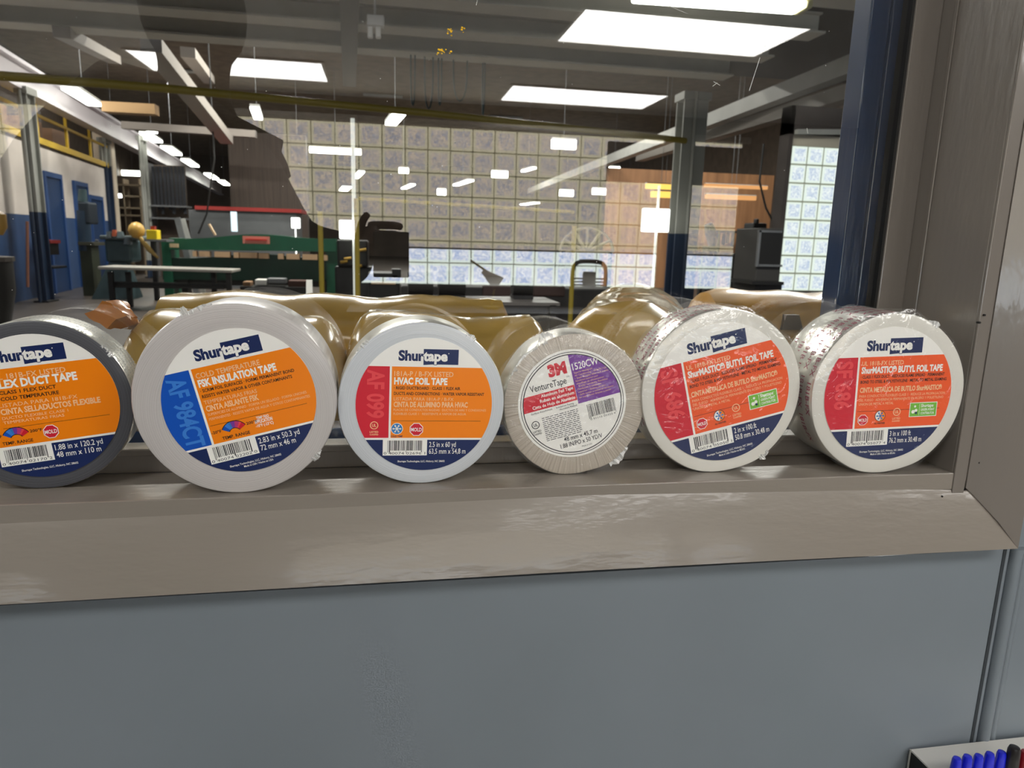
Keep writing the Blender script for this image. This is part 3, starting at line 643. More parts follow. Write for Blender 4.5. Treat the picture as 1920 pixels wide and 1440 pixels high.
# spoked guard
r = thing('spoked_guard', P(1100, 470, 9.0), 'pale half round spoked guard above the bright strip', 'guard')
c = P(1100, 472, 9.0); R_ = 52 * 9.6 / F
m = MB(); m.tube([c + Vector((R_ * math.cos(t), 0, R_ * .85 * math.sin(t))) for t in [PI * i / 16 for i in range(17)]], .02, 6); m.build('rim', mat('guard_cream', 'B8AE92', .6), r)
for i in range(1, 6): t = PI * i / 6; m = MB(); m.tube([c, c + Vector((R_ * math.cos(t), 0, R_ * .85 * math.sin(t)))], .02, 6); m.build('spoke', mat('guard_cream', 'B8AE92', .6), r)
m = MB(); m.bar(c - Vector((R_, 0, 0)), c + Vector((R_, 0, 0)), .04, .04); m.build('base_bar', mat('guard_cream', 'B8AE92', .6), r)
for s in (-1, 1): m = MB(); m.bar(c + Vector((s * R_ * .9, 0, 0)), Vector((c.x + s * R_ * .9, c.y, 0)), .05, .05); m.build('leg', DARKG, r)
under(r)
# green brake machine
r = thing('sheet_metal_brake', P(470, 530, 15), 'long green sheet metal bending brake with tan pads along its jaw', 'machine')
def beam_wavy(px0, px1, ytop, ybot, Y, dep, mt, nm):
    N = 24; m = MB(); vs = []
    for i in range(N + 1):
        x = px0 + (px1 - px0) * i / N; t = i / N
        yt = ytop + 4 * math.sin(t * PI) * -1 + 3 * math.sin(t * 9); a = P(x, yt, Y); b = P(x, ybot + 4 * t, Y)
        vs += [a, b, a + Vector((0, dep, 0)), b + Vector((0, dep, 0))]
    fs = []
    for i in range(N):
        o = i * 4; fs += [(o, o + 1, o + 5, o + 4), (o + 2, o + 6, o + 7, o + 3), (o, o + 4, o + 6, o + 2), (o + 1, o + 3, o + 7, o + 5)]
    m.add(vs, fs + [(0, 2, 3, 1), (N * 4, N * 4 + 1, N * 4 + 3, N * 4 + 2)]); m.build(nm, mt, r)
beam_wavy(316, 630, 446, 468, 15, .35, GREEN, 'upper_beam')
beam_wavy(305, 632, 483, 524, 15.1, .4, mat('green_machine_dark', '073A2B', .4, var=.15), 'apron')
for x0, x1 in ((361, 367), (373, 392), (402, 430), (438, 447), (450, 482), (485, 503), (521, 531), (537, 561), (567, 595), (606, 614)): m = MB(); pb(m, x0, 471 + (x0 - 360) * .03, x1, 481 + (x0 - 360) * .03, 14.95, .2); m.build('pad', TAN, r)
for x0, x1 in ((305, 322), (612, 634)): m = MB(); pb(m, x0, 452, x1, 540, 15.05, .6, z0=0); m.build('end_frame', GREEN, r)
m = MB(); pb(m, 455, 443, 505, 457, 14.9, .05); m.build('name_plate', mat('red_white_plate', 'E08878', .5), r)
m = MB(); pb(m, 460, 448, 500, 451, 14.88, .02); m.build('plate_lettering', mat('plate_red', 'C8382C', .5), r)
m = MB(); pb(m, 318, 457, 334, 464, 14.9, .05); m.build('small_label', mat('label_tan', 'D8C09A', .5), r)
m = MB(); pb(m, 330, 524, 620, 532, 15.2, .3, z0=.25); m.build('under_frame', BLACK, r)
for x in (340, 600): m = MB(); pb(m, x, 524, x + 12, 545, 15.1, .3, z0=0); m.build('leg', BLACK, r)
under(r)
r = thing('sheet_bin', P(450, 440, 18), 'grey sheet steel bin with a dark red rim behind the green machine', 'bin')
m = MB(); pb(m, 355, 396, 556, 445, 18, 1.2, z0=0); m.build('body', mat('bin_grey', '5A5C5E', .5, var=.1), r); m = MB(); pb(m, 365, 389, 565, 396, 17.95, 1.3); m.build('rim', RED, r); under(r)
m = MB(); pb(m, 430, 250, 575, 400, 22, .3, z0=0); tag(m.build('corrugated_partition', mat('partition_brown', '453A32', .7, var=.3, vscale=6, stretch=(6, 1, .1))), 'brown corrugated partition behind the grey bin', 'partition')
r = thing('steel_racking', P(310, 420, 22), 'dark hanging strips and shelving left of the grey bin', 'rack')
m = MB(); pb(m, 268, 305, 282, 430, 21.9, .5, z0=0); m.build('upright', mat('rack_grey', '6E6E70', .5), r)
for i in range(9): x = 286 + i * 7; m = MB(); pb(m, x, 312, x + 5, 385 + (i % 3) * 8, 21.9, .06); m.build('hanging_strip', mat('strip_dark', '20242C', .5), r)
for y in (385, 408): m = MB(); pb(m, 282, y, 350, y + 3, 21.7, .6); m.build('shelf', STEEL, r)
m = MB(); pb(m, 282, 310, 350, 430, 22.4, .05, z0=0); m.build('back_panel', BROWN, r); under(r)
r = thing('open_shelving', P(232, 420, 23), 'brown open shelving in the gap right of the white wall', 'rack')
for y in (345, 366, 388, 402): m = MB(); pb(m, 205, y, 265, y + 3, 23, .5); m.build('shelf', mat('shelf_tan', '8A7A64', .7), r)
for x in (205, 232, 262): m = MB(); pb(m, x, 335, x + 2, 420, 23, .5, z0=0); m.build('upright', mat('shelf_tan', '8A7A64', .7), r)
m = MB(); pb(m, 203, 330, 266, 420, 23.6, .05, z0=0); m.build('back_panel', BROWN, r); under(r)
# leaning sheets and small items on the green machine
for a, b, w_, mt, lab in (((368, 540, 16), (332, 408, 16), .12, STEEL, 'grey metal sheet leaning at left behind the green machine'), ((381, 540, 16.2), (342, 410, 16.2), .1, LIGHTG, 'pale metal sheet leaning beside the grey one'), ((404, 441, 14.8), (392, 420, 14.8), .09, mat('tan_handle', 'E8C8A0', .5), 'tan handle lying on top of the green machine')):
    tag(MB().bar((P(*a) if a[1] < 500 else Vector((P(*a).x, P(*a).y, 0))), P(*b), w_, .03).build('leaning_sheet' if mt != 'x' else 'x', mt), lab, 'metal sheet' if 'sheet' in lab else 'handle')
tag(MB().tube([P(372, 438, 17.5), P(388, 400, 17.5), P(393, 360, 17.5), P(402, 300, 17.5), Vector((P(402, 300, 17.5).x, 17.5, 6.4))], .02, 6).build('drop_cord', BLACK), 'thin dark cord dropping to the grey bin', 'cord')
# white topped table
r = thing('low_table', P(310, 560, 12.5), 'low table with a pale top and black legs in front of the green machine', 'table')
a, b = P(184, 502, 12.5), P(436, 509, 12.5)
m = MB(); m.bar(a + Vector((0, .35, 0)), b + Vector((0, .35, 0)), .75, .045); m.build('tabletop', mat('table_top', 'B8B4AC', .3), r, bevel=.01)
for x in (203, 236, 396, 424): m = MB(); pb(m, x, 510, x + 9, 560, 12.6 if x in (203, 424) else 12.9, .08, z0=0); m.build('leg', BLACK, r)
m = MB(); pb(m, 205, 530, 430, 536, 12.8, .1); m.build('stretcher', BLACK, r); m = MB(); pb(m, 212, 536, 420, 541, 12.7, .5); m.build('lower_shelf', BLACK, r); under(r)
# teal machine with tan dome
r = thing('lathe', P(225, 550, 14.5), 'grey green workshop machine with a tan dome on top, left of the green machine', 'machine')
m = MB(); pb(m, 196, 448, 246, 492, 14.5, .6); m.build('body', TEALD, r, bevel=.05)
m = MB(); pb(m, 186, 442, 266, 450, 14.4, .55); m.build('bed', mat('bed_steel', '5E6A6C', .4, .2), r, bevel=.02)
m = MB(); A_, B_ = P(205, 492, 14.5), P(228, 555, 14.5)
zt = A_.z; m.hexa([(P(205, 500, 14.5).x, 14.5, zt), (P(238, 500, 14.5).x, 14.5, zt), (P(232, 500, 14.5).x, 14.9, zt), (P(210, 500, 14.5).x, 14.9, zt), (P(170, 500, 14.5).x, 14.4, 0), (P(245, 500, 14.5).x, 14.4, 0), (P(245, 500, 14.5).x, 15.1, 0), (P(175, 500, 14.5).x, 15.1, 0)]); m.build('pedestal', TEALD, r)
m = MB(); cc = P(256, 432, 14.3); ico = bmesh.new(); bmesh.ops.create_icosphere(ico, subdivisions=2, radius=1)
m.add([(cc.x + v.co.x * .15, cc.y + v.co.y * .15, cc.z + v.co.z * .16) for v in ico.verts], [[v.index for v in f.verts] for f in ico.faces]); ico.free(); m.build('dome', mat('dome_tan', 'C8A050', .4), r, smooth=True)
m = MB(); m.tube([P(262, 445, 14.2), P(280, 468, 14.2), P(297, 484, 14.2)], [.04, .05, .02], 8); m.build('hose', mat('hose_tan', 'B0924E', .5), r, smooth=True)
for x, y, c_, s_ in ((215, 437, 'B85A3A', .05), (226, 440, '6A7A80', .07), (205, 440, '5A6468', .06), (240, 452, '38424A', .09)): m = MB(); pp_ = P(x, y, 14.35); m.tube([pp_ - Vector((0, 0, .06)), pp_ + Vector((0, 0, .06))], [s_, s_ * .7], 10); m.build('control', mat('ctl_' + c_, c_, .5), r, smooth=True)
under(r)
r = thing('yellow_box', P(284, 448, 14.0), 'bright yellow box right of the tan dome', 'box'); m = MB(); pb(m, 274, 431, 294, 449, 14.0, .25); m.build('body', YEL, r, bevel=.01)
m = MB(); pb(m, 270, 449, 312, 453, 13.9, .5); m.build('tray', STEEL, r); m = MB(); pb(m, 284, 453, 292, 520, 14.2, .1, z0=0); m.build('stand_leg', DARKG, r); m = MB(); pb(m, 282, 424, 290, 431, 14.1, .1); m.build('red_knob', RED, r); under(r)
# drill press
r = thing('drill_press', P(160, 530, 15.2), 'tall dark blue grey drill press in front of the doors', 'machine')
m = MB(); m.tube([P(160, 470, 15.2), P(156, 395, 15.2)], .12, 12); m.build('column', mat('press_blue', '2C4258', .45), r, smooth=True)
m = MB(); pb(m, 146, 378, 166, 420, 15.1, .5); m.build('head', mat('press_dark', '1F2C38', .45), r, bevel=.04)
m = MB(); m.tube([P(155, 378, 15.2), P(155, 355, 15.2)], [.09, .07], 10); m.build('motor', TEALD, r, smooth=True)
m = MB(); pb(m, 146, 454, 176, 460, 15.0, .6); m.build('table', mat('press_table', '4A4A3C', .5), r); m = MB(); pb(m, 150, 460, 172, 500, 15.1, .4, z0=0); m.build('cabinet', mat('press_olive', '3C4234', .5), r); under(r)
r = thing('supply_cart', P(88, 500, 14.5), 'dark cart with a red topped bin before the blue wall', 'cart')
m = MB(); pb(m, 71, 455, 93, 478, 14.5, .4); m.build('bin', BLACK, r); m = MB(); pb(m, 70, 450, 94, 456, 14.45, .45); m.build('red_top', RED, r)
m = MB(); pb(m, 70, 500, 100, 504, 14.3, .6); m.build('shelf', DARKG, r)
for x in (72, 93): m = MB(); pb(m, x, 478, x + 2, 540, 14.4, .05, z0=0); m.build('leg', DARKG, r)
under(r)
m = MB(); m.tube([P(51, 415, 12.9), P(52, 538, 12.9)], .025, 8); tag(m.build('copper_pipe', mat('copper', 'B07860', .4, .3)), 'thin copper coloured pipe in front of the left column', 'pipe')
for i, (x, s_) in enumerate(((106, .1), (121, .11), (135, .1))):
    p_ = PZ(x, 534, 0); z_ = .75; m = MB(); m.tube([Vector((p_.x, p_.y, 0)), Vector((p_.x, p_.y, z_))], [s_, s_], 12); tag(m.build('gas_drum', mat('drum_blue', '16386A', .45)), ['leftmost', 'middle', 'right hand'][i] + ' dark blue drum before the blue wall', 'drum')
r = thing('dark_bin', P(10, 560, 9.0), 'dark round bin at the left edge of the view', 'bin')
p_ = P(-30, 500, 8.5); m = MB(); m.tube([Vector((p_.x, p_.y, 0)), Vector((p_.x, p_.y, .6)), Vector((p_.x, p_.y, .95))], [.15, .28, .28], 16); m.build('body', BLACK, r, smooth=True)
m = MB(); m.tube([Vector((p_.x, p_.y, .94)), Vector((p_.x, p_.y, .99))], .3, 16); m.build('lid', mat('bin_lid', '4A4440', .4), r); under(r)
m = MB(); p_ = P(-2, 418, 8.8); m.tube([p_ + Vector((0, 0, -.14)), p_ + Vector((0, 0, -.05)), p_ + Vector((0, 0, .1)), p_ + Vector((0, 0, .14))], [.03, .08, .08, .02], 12)
r = thing('tan_lamp_head', p_, 'tan rounded lamp head at the left edge above the dark bin', 'lamp'); m.build('shade', mat('lamp_gold', '9A7838', .4), r, smooth=True); m = MB(); m.tube([Vector((p_.x - .05, p_.y, 0)), p_ - Vector((0.05, 0, .1))], .015); m.build('stand', DARKG, r); under(r)
# olive guard frame
for x0_, yt, lab in ((600, 396, 'olive yellow post right of the red plate'), (668, 372, 'olive yellow post left of the mirrored hand'), (1077, 424, 'short olive post before the spoked guard')):
    a = P(x0_, yt, 8.2); tag(MB().tube([Vector((a.x, a.y, 0)), a], .03, 8).build('guard_post', OLIVE), lab, 'post')
a, b = P(672, 372, 8.2), P(1077, 398, 8.2); tag(MB().tube([a, b], .022, 8).build('guard_rail', OLIVE), 'thin olive rail crossing the mirrored tan shade', 'rail')
# dark machinery around the middle
r = thing('shop_press', P(650, 545, 12), 'black machine with brass fittings at the right end of the green machine', 'machine')
m = MB(); pb(m, 632, 450, 690, 500, 12, .6); m.build('head', BLACK, r, bevel=.03); m = MB(); pb(m, 628, 500, 700, 548, 12.1, .6, z0=0); m.build('base', DARKG, r, bevel=.03)
for x, y in ((645, 492), (652, 486), (680, 470), (672, 500)): m = MB(); c_ = P(x, y, 11.9); m.tube([c_ - Vector((.06, 0, 0)), c_ + Vector((.06, 0, .02))], .025, 8); m.build('fitting', mat('brass', 'A8863C', .35, .7), r)
under(r)
r = thing('engine_block', P(720, 545, 10), 'dark machine base with pale bars under the mirrored hand', 'machine')
m = MB(); pb(m, 690, 512, 750, 552, 10, .6, z0=0); m.build('body', BLACK, r, bevel=.03); m = MB(); pb(m, 696, 528, 742, 533, 9.95, .1); m.build('bar', TAN, r); m = MB(); pb(m, 735, 505, 752, 520, 10, .3); m.build('side_box', DARKG, r); under(r)
m = MB(); q_ = [Vector((P(566, 560, 4).x, 4, 0)), Vector((P(590, 560, 4).x, 4, 0)), P(585, 525, 4), P(574, 525, 4)]; m.hexa(q_ + [v + Vector((0, .02, 0)) for v in q_]); 
tag(m.build('white_card', WHITE), 'white card standing up behind the gold wrapped roll', 'card')
r = thing('parts_pile', P(510, 530, 14), 'white and dark scrap parts on the rack under the green machine', 'parts', 'scrap parts')
for x0, y0, x1, y1, mt in ((478, 524, 500, 535, WHITE), (500, 522, 535, 532, STEEL), (540, 526, 575, 540, mat('rust', '4A2E26', .7)), (455, 528, 470, 540, mat('wood_bits', '8A6A4C', .7))): m = MB(); pb(m, x0, y0, x1, y1, 13.6, .3); m.build('scrap_piece', mt, r, bevel=.02)
m = MB(); pb(m, 450, 538, 580, 543, 13.5, .5, z0=.02); m.build('pallet', BLACK, r); under(r)
r = thing('long_workbench', P(900, 550, 6.5), 'long dark workbench behind the gold wrapped rolls', 'bench')
m = MB(); pb(m, 755, 566, 1050, 572, 6.0, .7); m.build('top', mat('bench_grey', '5A5654', .4), r); 
for x in (765, 1030): m = MB(); pb(m, x, 572, x + 12, 640, 6.0, .1, z0=0); m.build('leg', BLACK, r)
under(r)
for i, (x, s_, lab) in enumerate(((790, .12, 'round dark pump left on the long workbench'), (850, .13, 'round dark pump in the middle of the long workbench'), (985, .1, 'small round dark pump at the right of the long workbench'))):
    p_ = P(x, 562, 6.25); r = thing('pump', p_, lab, 'machine', 'dark pumps on the long workbench'); m = MB(); m.tube([p_ + Vector((-s_, .2, s_ + .02)), p_ + Vector((s_, .2, s_ + .02))], s_ * .95, 14); m.build('casing', BLACK, r, smooth=True)
    m = MB(); m.box(p_.x - s_, p_.x + s_, p_.y + .1, p_.y + .3, p_.z - .002, p_.z + .03); m.build('foot', DARKG, r); under(r)

# ================================================================== added area lamps with housings, to light the shop
for i, (x, y, z, k) in enumerate(ADDED_LAMPS):
    r = empty('added_shop_light', (x, y, z), 'added ceiling lamp that lights the shop, number %s in the layout' % ['one', 'two', 'three', 'four', 'five', 'six', 'seven', 'eight', 'nine', 'ten', 'eleven'][i], 'ceiling light', 'added lamps lighting the shop')
    MB().box(-.7, .7, -.17, .17, .02, .06).build('housing', LIGHTG, r)
    h = (4.12 if y < 11 else 6.4) - z
    for sx in (-.5, .5): MB().tube([(sx, 0, .05), (sx, 0, h)], .008, 6).build('hanger', STEEL, r)
    L = D.lights.new('lamp', 'AREA'); L.shape = 'RECTANGLE'; L.size = 1.3; L.size_y = .3; L.energy = SHOP_W * k; L.color = (1, .97, .9)
    lo_ = D.objects.new('lamp', L); COL.objects.link(lo_); lo_.parent = r

# ================================================================== gold wrapped rolls on the shop-side shelf
GW = mat('gold_kraft_wrap', 'B8964E', .22, bump=.5, bscale=9, coat=.6, var=.08, vscale=6)
GW2 = mat('amber_kraft_wrap', 'D09A3E', .3, bump=.5, bscale=9, coat=.6, var=.25, vscale=14)
ORG = mat('orange_wrap_end', 'C07830', .25, coat=.6, bump=.5, bscale=20)
ZF = 1.33 - .285
struct('trim_14', MB().box(-1.3, 1.2, .16, .95, ZF - .03, ZF), mat('shop_shelf', '6A625C', .5))
def wrapped(a, b, rad, label, mt, seed, taper=True):
    a, b = Vector(a), Vector(b); r = empty('wrapped_roll', ((a + b) / 2 - Vector((0, 0, rad))), label, 'wrapped roll', 'gold film wrapped rolls behind the window')
    N, M = 26, 28; m = MB(); d = (b - a); L = d.length; dn = d.normalized(); u = Vector((0, 0, 1)); s = dn.cross(u).normalized(); rings = []
    for i in range(N + 1):
        t = i / N; e = min(t, 1 - t) * L; k_ = min(1, math.sqrt(max(0, 1 - (1 - min(1, (e + .004) / (.35 * rad + .01))) ** 2))) if taper else 1
        k_ = max(k_, .25)
        for j in range(M):
            an = 2 * PI * j / M; c_ = a + d * t
            q_ = c_ + (s * math.cos(an) + u * math.sin(an)) * rad * k_
            nn = noise.noise(q_ * 14 + Vector((seed, 0, 0))) * .010 + noise.noise(q_ * 40 + Vector((seed, 0, 0))) * .0028
            q_ += (q_ - c_).normalized() * nn
            if q_.z < ZF + .001: q_.z = ZF + .001
            rings.append(q_)
    fs = [(i * M + j, i * M + (j + 1) % M, (i + 1) * M + (j + 1) % M, (i + 1) * M + j) for i in range(N) for j in range(M)]
    m.add(rings, fs + [tuple(range(M)), tuple(range(N * M, (N + 1) * M))]); m.build('wrapped_body', mt, r, smooth=True)
    return r
def tuft(root, a, b, r0, r1, mt, seed, nm='twisted_end'):
    m = MB(); N, M = 8, 14; a, b = Vector(a), Vector(b); d = (b - a); s = d.cross(Vector((0, 0, 1))).normalized(); u = s.cross(d).normalized(); vs = []
    for i in range(N + 1):
        for j in range(M):
            an = 2 * PI * j / M; rr = (r0 + (r1 - r0) * i / N) * (1 + .35 * noise.noise(Vector((an * 1.7, i * .4, seed))) + .22 * math.sin(an * 4 + seed))
            vs.append(a + d * (i / N) + (s * math.cos(an) * 1.2 + u * math.sin(an) * .7) * rr)
    m.add(vs, [(i * M + j, i * M + (j + 1) % M, (i + 1) * M + (j + 1) % M, (i + 1) * M + j) for i in range(N) for j in range(M)] + [tuple(range(M)), tuple(range(N * M, (N + 1) * M))])
    m.build(nm, mt, root, smooth=True)
ra = .100
def ztop(px, py, Y): return P(px, py, Y).z
ya, yb = .66, .30
zt1 = ztop(600, 552, ya); zt2 = ztop(500, 588, yb); zt3 = ztop(850, 588, yb)
ra1 = (zt1 - ZF) / 2; ra2 = (zt2 - ZF) / 2
w1 = wrapped((P(282, 580, ya).x, ya, ZF + ra1), (P(962, 590, ya).x, ya, ZF + ra1), ra1, 'long gold wrapped roll lying at the back behind the first two tape rolls', GW, 3); under(w1)
w2 = wrapped((P(232, 620, yb).x, yb, ZF + ra2), (P(652, 620, yb).x, yb, ZF + ra2), ra2, 'gold wrapped roll in front at left with a twisted orange end', GW, 11)
e0 = P(250, 608, yb - .02); e1 = P(196, 590, yb - .06)
tuft(w2, e0, e1, .008, .018, ORG, 2); tuft(w2, P(245, 600, yb), P(212, 574, yb + .02), .007, .013, ORG, 5); under(w2)
w3 = wrapped((P(645, 620, yb).x, yb, ZF + ra2), (P(1034, 615, yb).x, yb, ZF + ra2), ra2, 'gold wrapped roll in front at centre behind the foil tape roll', GW, 19); under(w3)
zt4 = ztop(1180, 549, .42); r4_ = (zt4 - ZF) / 2; c4 = P(1190, 600, .42)
w4 = wrapped((c4.x - .085, .20, ZF + r4_), (c4.x + .12, .75, ZF + r4_), r4_ * 1.0, 'fat gold wrapped roll pointing away behind the small purple labelled roll', GW, 27); under(w4)
r5_ = (ztop(1400, 545, .6) - ZF) / 2
w5 = wrapped((P(1292, 580, .62).x, .62, ZF + r5_), (P(1292, 580, .62).x + .75, .60, ZF + r5_), r5_, 'amber wrapped roll with dark print at right beside the blue frame', GW2, 33)
pr_ = MB(); yy = .62 - r5_ * .90 - .012; c_ = P(1488, 606, yy)
pr_.hexa([(c_.x - .022, yy, c_.z - .012), (c_.x + .02, yy, c_.z - .012), (c_.x + .012, yy + .004, c_.z + .014), (c_.x - .012, yy + .004, c_.z + .014), (c_.x - .022, yy + .02, c_.z - .012), (c_.x + .02, yy + .02, c_.z - .012), (c_.x + .012, yy + .02, c_.z + .014), (c_.x - .012, yy + .02, c_.z + .014)])
pr_.build('printed_mark', mat('print_brown', '4A3018', .5), w5); under(w5)

# ================================================================== TAPE ROLLS
TXT = {}
def text2d(s, bold=0.0, res=2):
    key = (s, bold, res)
    if key in TXT: return TXT[key]
    cu = D.curves.new('t', 'FONT'); cu.body = s; cu.size = 1; cu.offset = bold; cu.resolution_u = res
    o = D.objects.new('t', cu); COL.objects.link(o)
    dg = bpy.context.evaluated_depsgraph_get(); dg.update(); me = D.meshes.new_from_object(o.evaluated_get(dg))
    vs = [(v.co.x, v.co.y) for v in me.vertices]; fs = [tuple(p.vertices) for p in me.polygons]
    D.objects.remove(o); D.curves.remove(cu); D.meshes.remove(me)
    x0 = min(v[0] for v in vs); x1 = max(v[0] for v in vs)
    TXT[key] = (vs, fs, x0, x1); return TXT[key]
CAPH = .72
class Label:
    """flat print in label units (radius 1), clipped to the disc"""
    def __init__(s, R): s.R = R; s.mb = MB(); s.mats = []; s.k = 0
    def mi(s, m):
        if m not in s.mats: s.mats.append(m)
        return s.mats.index(m)
    def put(s, pts, faces, m, layer): s.mb.add([(u * s.R, -.00035 - layer * .00007, v * s.R) for u, v in pts], faces, s.mi(m))
    def poly(s, pts, m, layer, clip=1.0):
        N = 96; out = list(pts)
        for k in range(N):
            a0, a1 = 2 * PI * k / N, 2 * PI * (k + 1) / N; ax, ay = math.cos(a0) * clip, math.sin(a0) * clip; bx, by = math.cos(a1) * clip, math.sin(a1) * clip
            ins = lambda p: (bx - ax) * (p[1] - ay) - (by - ay) * (p[0] - ax) >= -1e-9
            res = []
            for i in range(len(out)):
                p, q_ = out[i - 1], out[i]; ip, iq = ins(p), ins(q_)
                if ip != iq:
                    d1 = (bx - ax) * (p[1] - ay) - (by - ay) * (p[0] - ax); d2 = (bx - ax) * (q_[1] - ay) - (by - ay) * (q_[0] - ax); t = d1 / (d1 - d2)
                    res.append((p[0] + (q_[0] - p[0]) * t, p[1] + (q_[1] - p[1]) * t))
                if iq: res.append(q_)
            out = res
            if not out: return
        s.put(out, [tuple(range(len(out)))], m, layer)
    def rect(s, u0, u1, v0, v1, m, layer, clip=1.0): s.poly([(u0, v0), (u1, v0), (u1, v1), (u0, v1)], m, layer, clip)
    def disc(s, u, v, r, m, layer, n=24, ph=0): s.put([(u + r * math.cos(2 * PI * i / n + ph), v + r * math.sin(2 * PI * i / n + ph)) for i in range(n)], [tuple(range(n))], m, layer)
    def ring(s, u, v, r0, r1, m, layer, n=64, a0=0, a1=2 * PI):
        p = []
        for i in range(n + 1):
            a = a0 + (a1 - a0) * i / n; p += [(u + r0 * math.cos(a), v + r0 * math.sin(a)), (u + r1 * math.cos(a), v + r1 * math.sin(a))]
        s.put(p, [(2 * i, 2 * i + 1, 2 * i + 3, 2 * i + 2) for i in range(n)], m, layer)
    def text(s, t, u, v, h, w, m, layer, bold=0.0, rot=0, align='l', res=2):
        vs, fs, x0, x1 = text2d(t, bold, res); sy = h / CAPH; sx = (w / (x1 - x0)) if w else sy
        wd = (x1 - x0) * sx; off = {'l': 0, 'r': -wd, 'c': -wd / 2}[align]
        pts = []
        for x, y in vs:
            a, b = (x - x0) * sx + off, y * sy; c_, sn = math.cos(rot), math.sin(rot); pts.append((u + a * c_ - b * sn, v + a * sn + b * c_))
        s.put(pts, fs, m, layer)
    def bars(s, u0, u1, v0, v1, m, layer, seed, rot=0, n=34):
        rnd = random.Random(seed); x = 0.0; segs = []
        while x < 1: w_ = rnd.choice((.012, .02, .03)); segs.append((x, min(1, x + w_))); x += w_ + rnd.choice((.012, .018, .028))
        for i, (a, b) in enumerate(segs):
            lo_v = v0 - (.03 if i in (0, 1, len(segs) // 2, len(segs) - 1) else 0)
            s.put([(u0 + (u1 - u0) * a, lo_v), (u0 + (u1 - u0) * b, lo_v), (u0 + (u1 - u0) * b, v1), (u0 + (u1 - u0) * a, v1)], [(0, 1, 2, 3)], m, layer)
def pm_(name, c, rough=.35): return mat('print_' + name, c, rough, coat=.25)
NAVY = pm_('navy', '16285A'); PW = pm_('white', 'FAF8F2'); ORANGE = pm_('orange', 'FF8A00'); ORED = pm_('orange_red', 'FA5F26'); PRED = pm_('red', 'D81E34'); PREDL = pm_('red_light', 'EE4A50')
PBLUE = pm_('blue', '0C55C0'); PBLUEL = pm_('blue_light', '3C83DC'); PK = pm_('black', '2A2018'); PEACH = pm_('peach', 'FFCB9A'); PURP = pm_('purple', '7A3A9E'); GREENL = pm_('leaf_green', '7CC242'); SKY = pm_('sky', '2E7FC8'); BARK = pm_('bar_black', '2B2B30'); PMAG = pm_('magenta', 'C23A78')
def mold(L, u, v, r, tx='MOLD'):
    L.disc(u, v, r, PW, 3, 8, PI / 8); L.disc(u, v, r * .9, PRED, 4, 8, PI / 8); L.text(tx, u, v - r * .28, r * .55, r * 1.5, PW, 5, .02, align='c')
def gauge(L, u, v, t0, t1):
    L.ring(u, v - .1, .075, .185, PK, 3, 24, math.radians(30), math.radians(150))
    for i in range(12):
        a = 150 - 10 * i; c_ = [PBLUE, PBLUE, PBLUEL, PBLUEL, SKY, PURP, PURP, PMAG, PMAG, PREDL, PRED, PRED][i]
        L.ring(u, v - .1, .085, .175, c_, 4, 2, math.radians(a - 10), math.radians(a))
    L.text(t0, u - .30, v - .04, .04, .13, PK, 3, .02); L.text(t1, u + .17, v - .02, .04, .15, PK, 3, .02); L.text('TEMP. RANGE', u, v - .15, .045, .37, PK, 3, .02, align='c')
def flake(L, u, v, r, warm=False):
    L.disc(u, v, r, PK if warm else PW, 3); L.disc(u, v, r * .9, PW if warm else SKY, 4)
    if warm:
        L.put([(u + r * .9 * math.cos(a), v + r * .9 * math.sin(a)) for a in [-PI / 2 + PI * i / 12 for i in range(13)]], [tuple(range(13))], ORANGE, 5)
    for i in range(3):
        a = PI * i / 3; dx, dy = math.cos(a) * r * .75, math.sin(a) * r * .75; nx, ny = -math.sin(a) * r * .07, math.cos(a) * r * .07
        L.put([(u - dx - nx, v - dy - ny), (u + dx - nx, v + dy - ny), (u + dx + nx, v + dy + ny), (u - dx + nx, v - dy + ny)], [(0, 1, 2, 3)], SKY if warm else PW, 6)
        for sg in (-1, 1): L.disc(u + sg * dx * .75, v + sg * dy * .75, r * .17, SKY if warm else PW, 6, 6)
    L.text('ALL WEATHER' if warm else 'COLD TEMP', u, v - r * 1.45, r * .3, r * 2, PK if warm else NAVY, 4, .02, align='c')
def ulmark(L, u, v, r, m):
    L.ring(u, v, r * .8, r, m, 4, 24); L.text('UL', u, v - r * .35, r * .75, r * 1.0, m, 4, .03, align='c'); L.text('LISTED', u, v - r * 1.9, r * .5, r * 2.1, m, 4, .02, align='c'); L.text('CLASSIFIED', u, v - r * 2.5, r * .4, r * 2.1, m, 4, .02, align='c')
def shur(L, fold=0):
    L.text('Shur', -.40, .665, .145, .37, NAVY, 2, .045, res=4)
    L.put([(-.04, .60), (.10, .61), (.12, .60), (.15, .60), (.165, .61), (.47, .61), (.47, .835), (-.04, .835)], [tuple(range(8))], NAVY, 2)
    L.text('tape', -.045, .665, .145, .355, PW, 3, .045, res=4)
    L.disc(.325, .775, .008, PW, 3, 8)
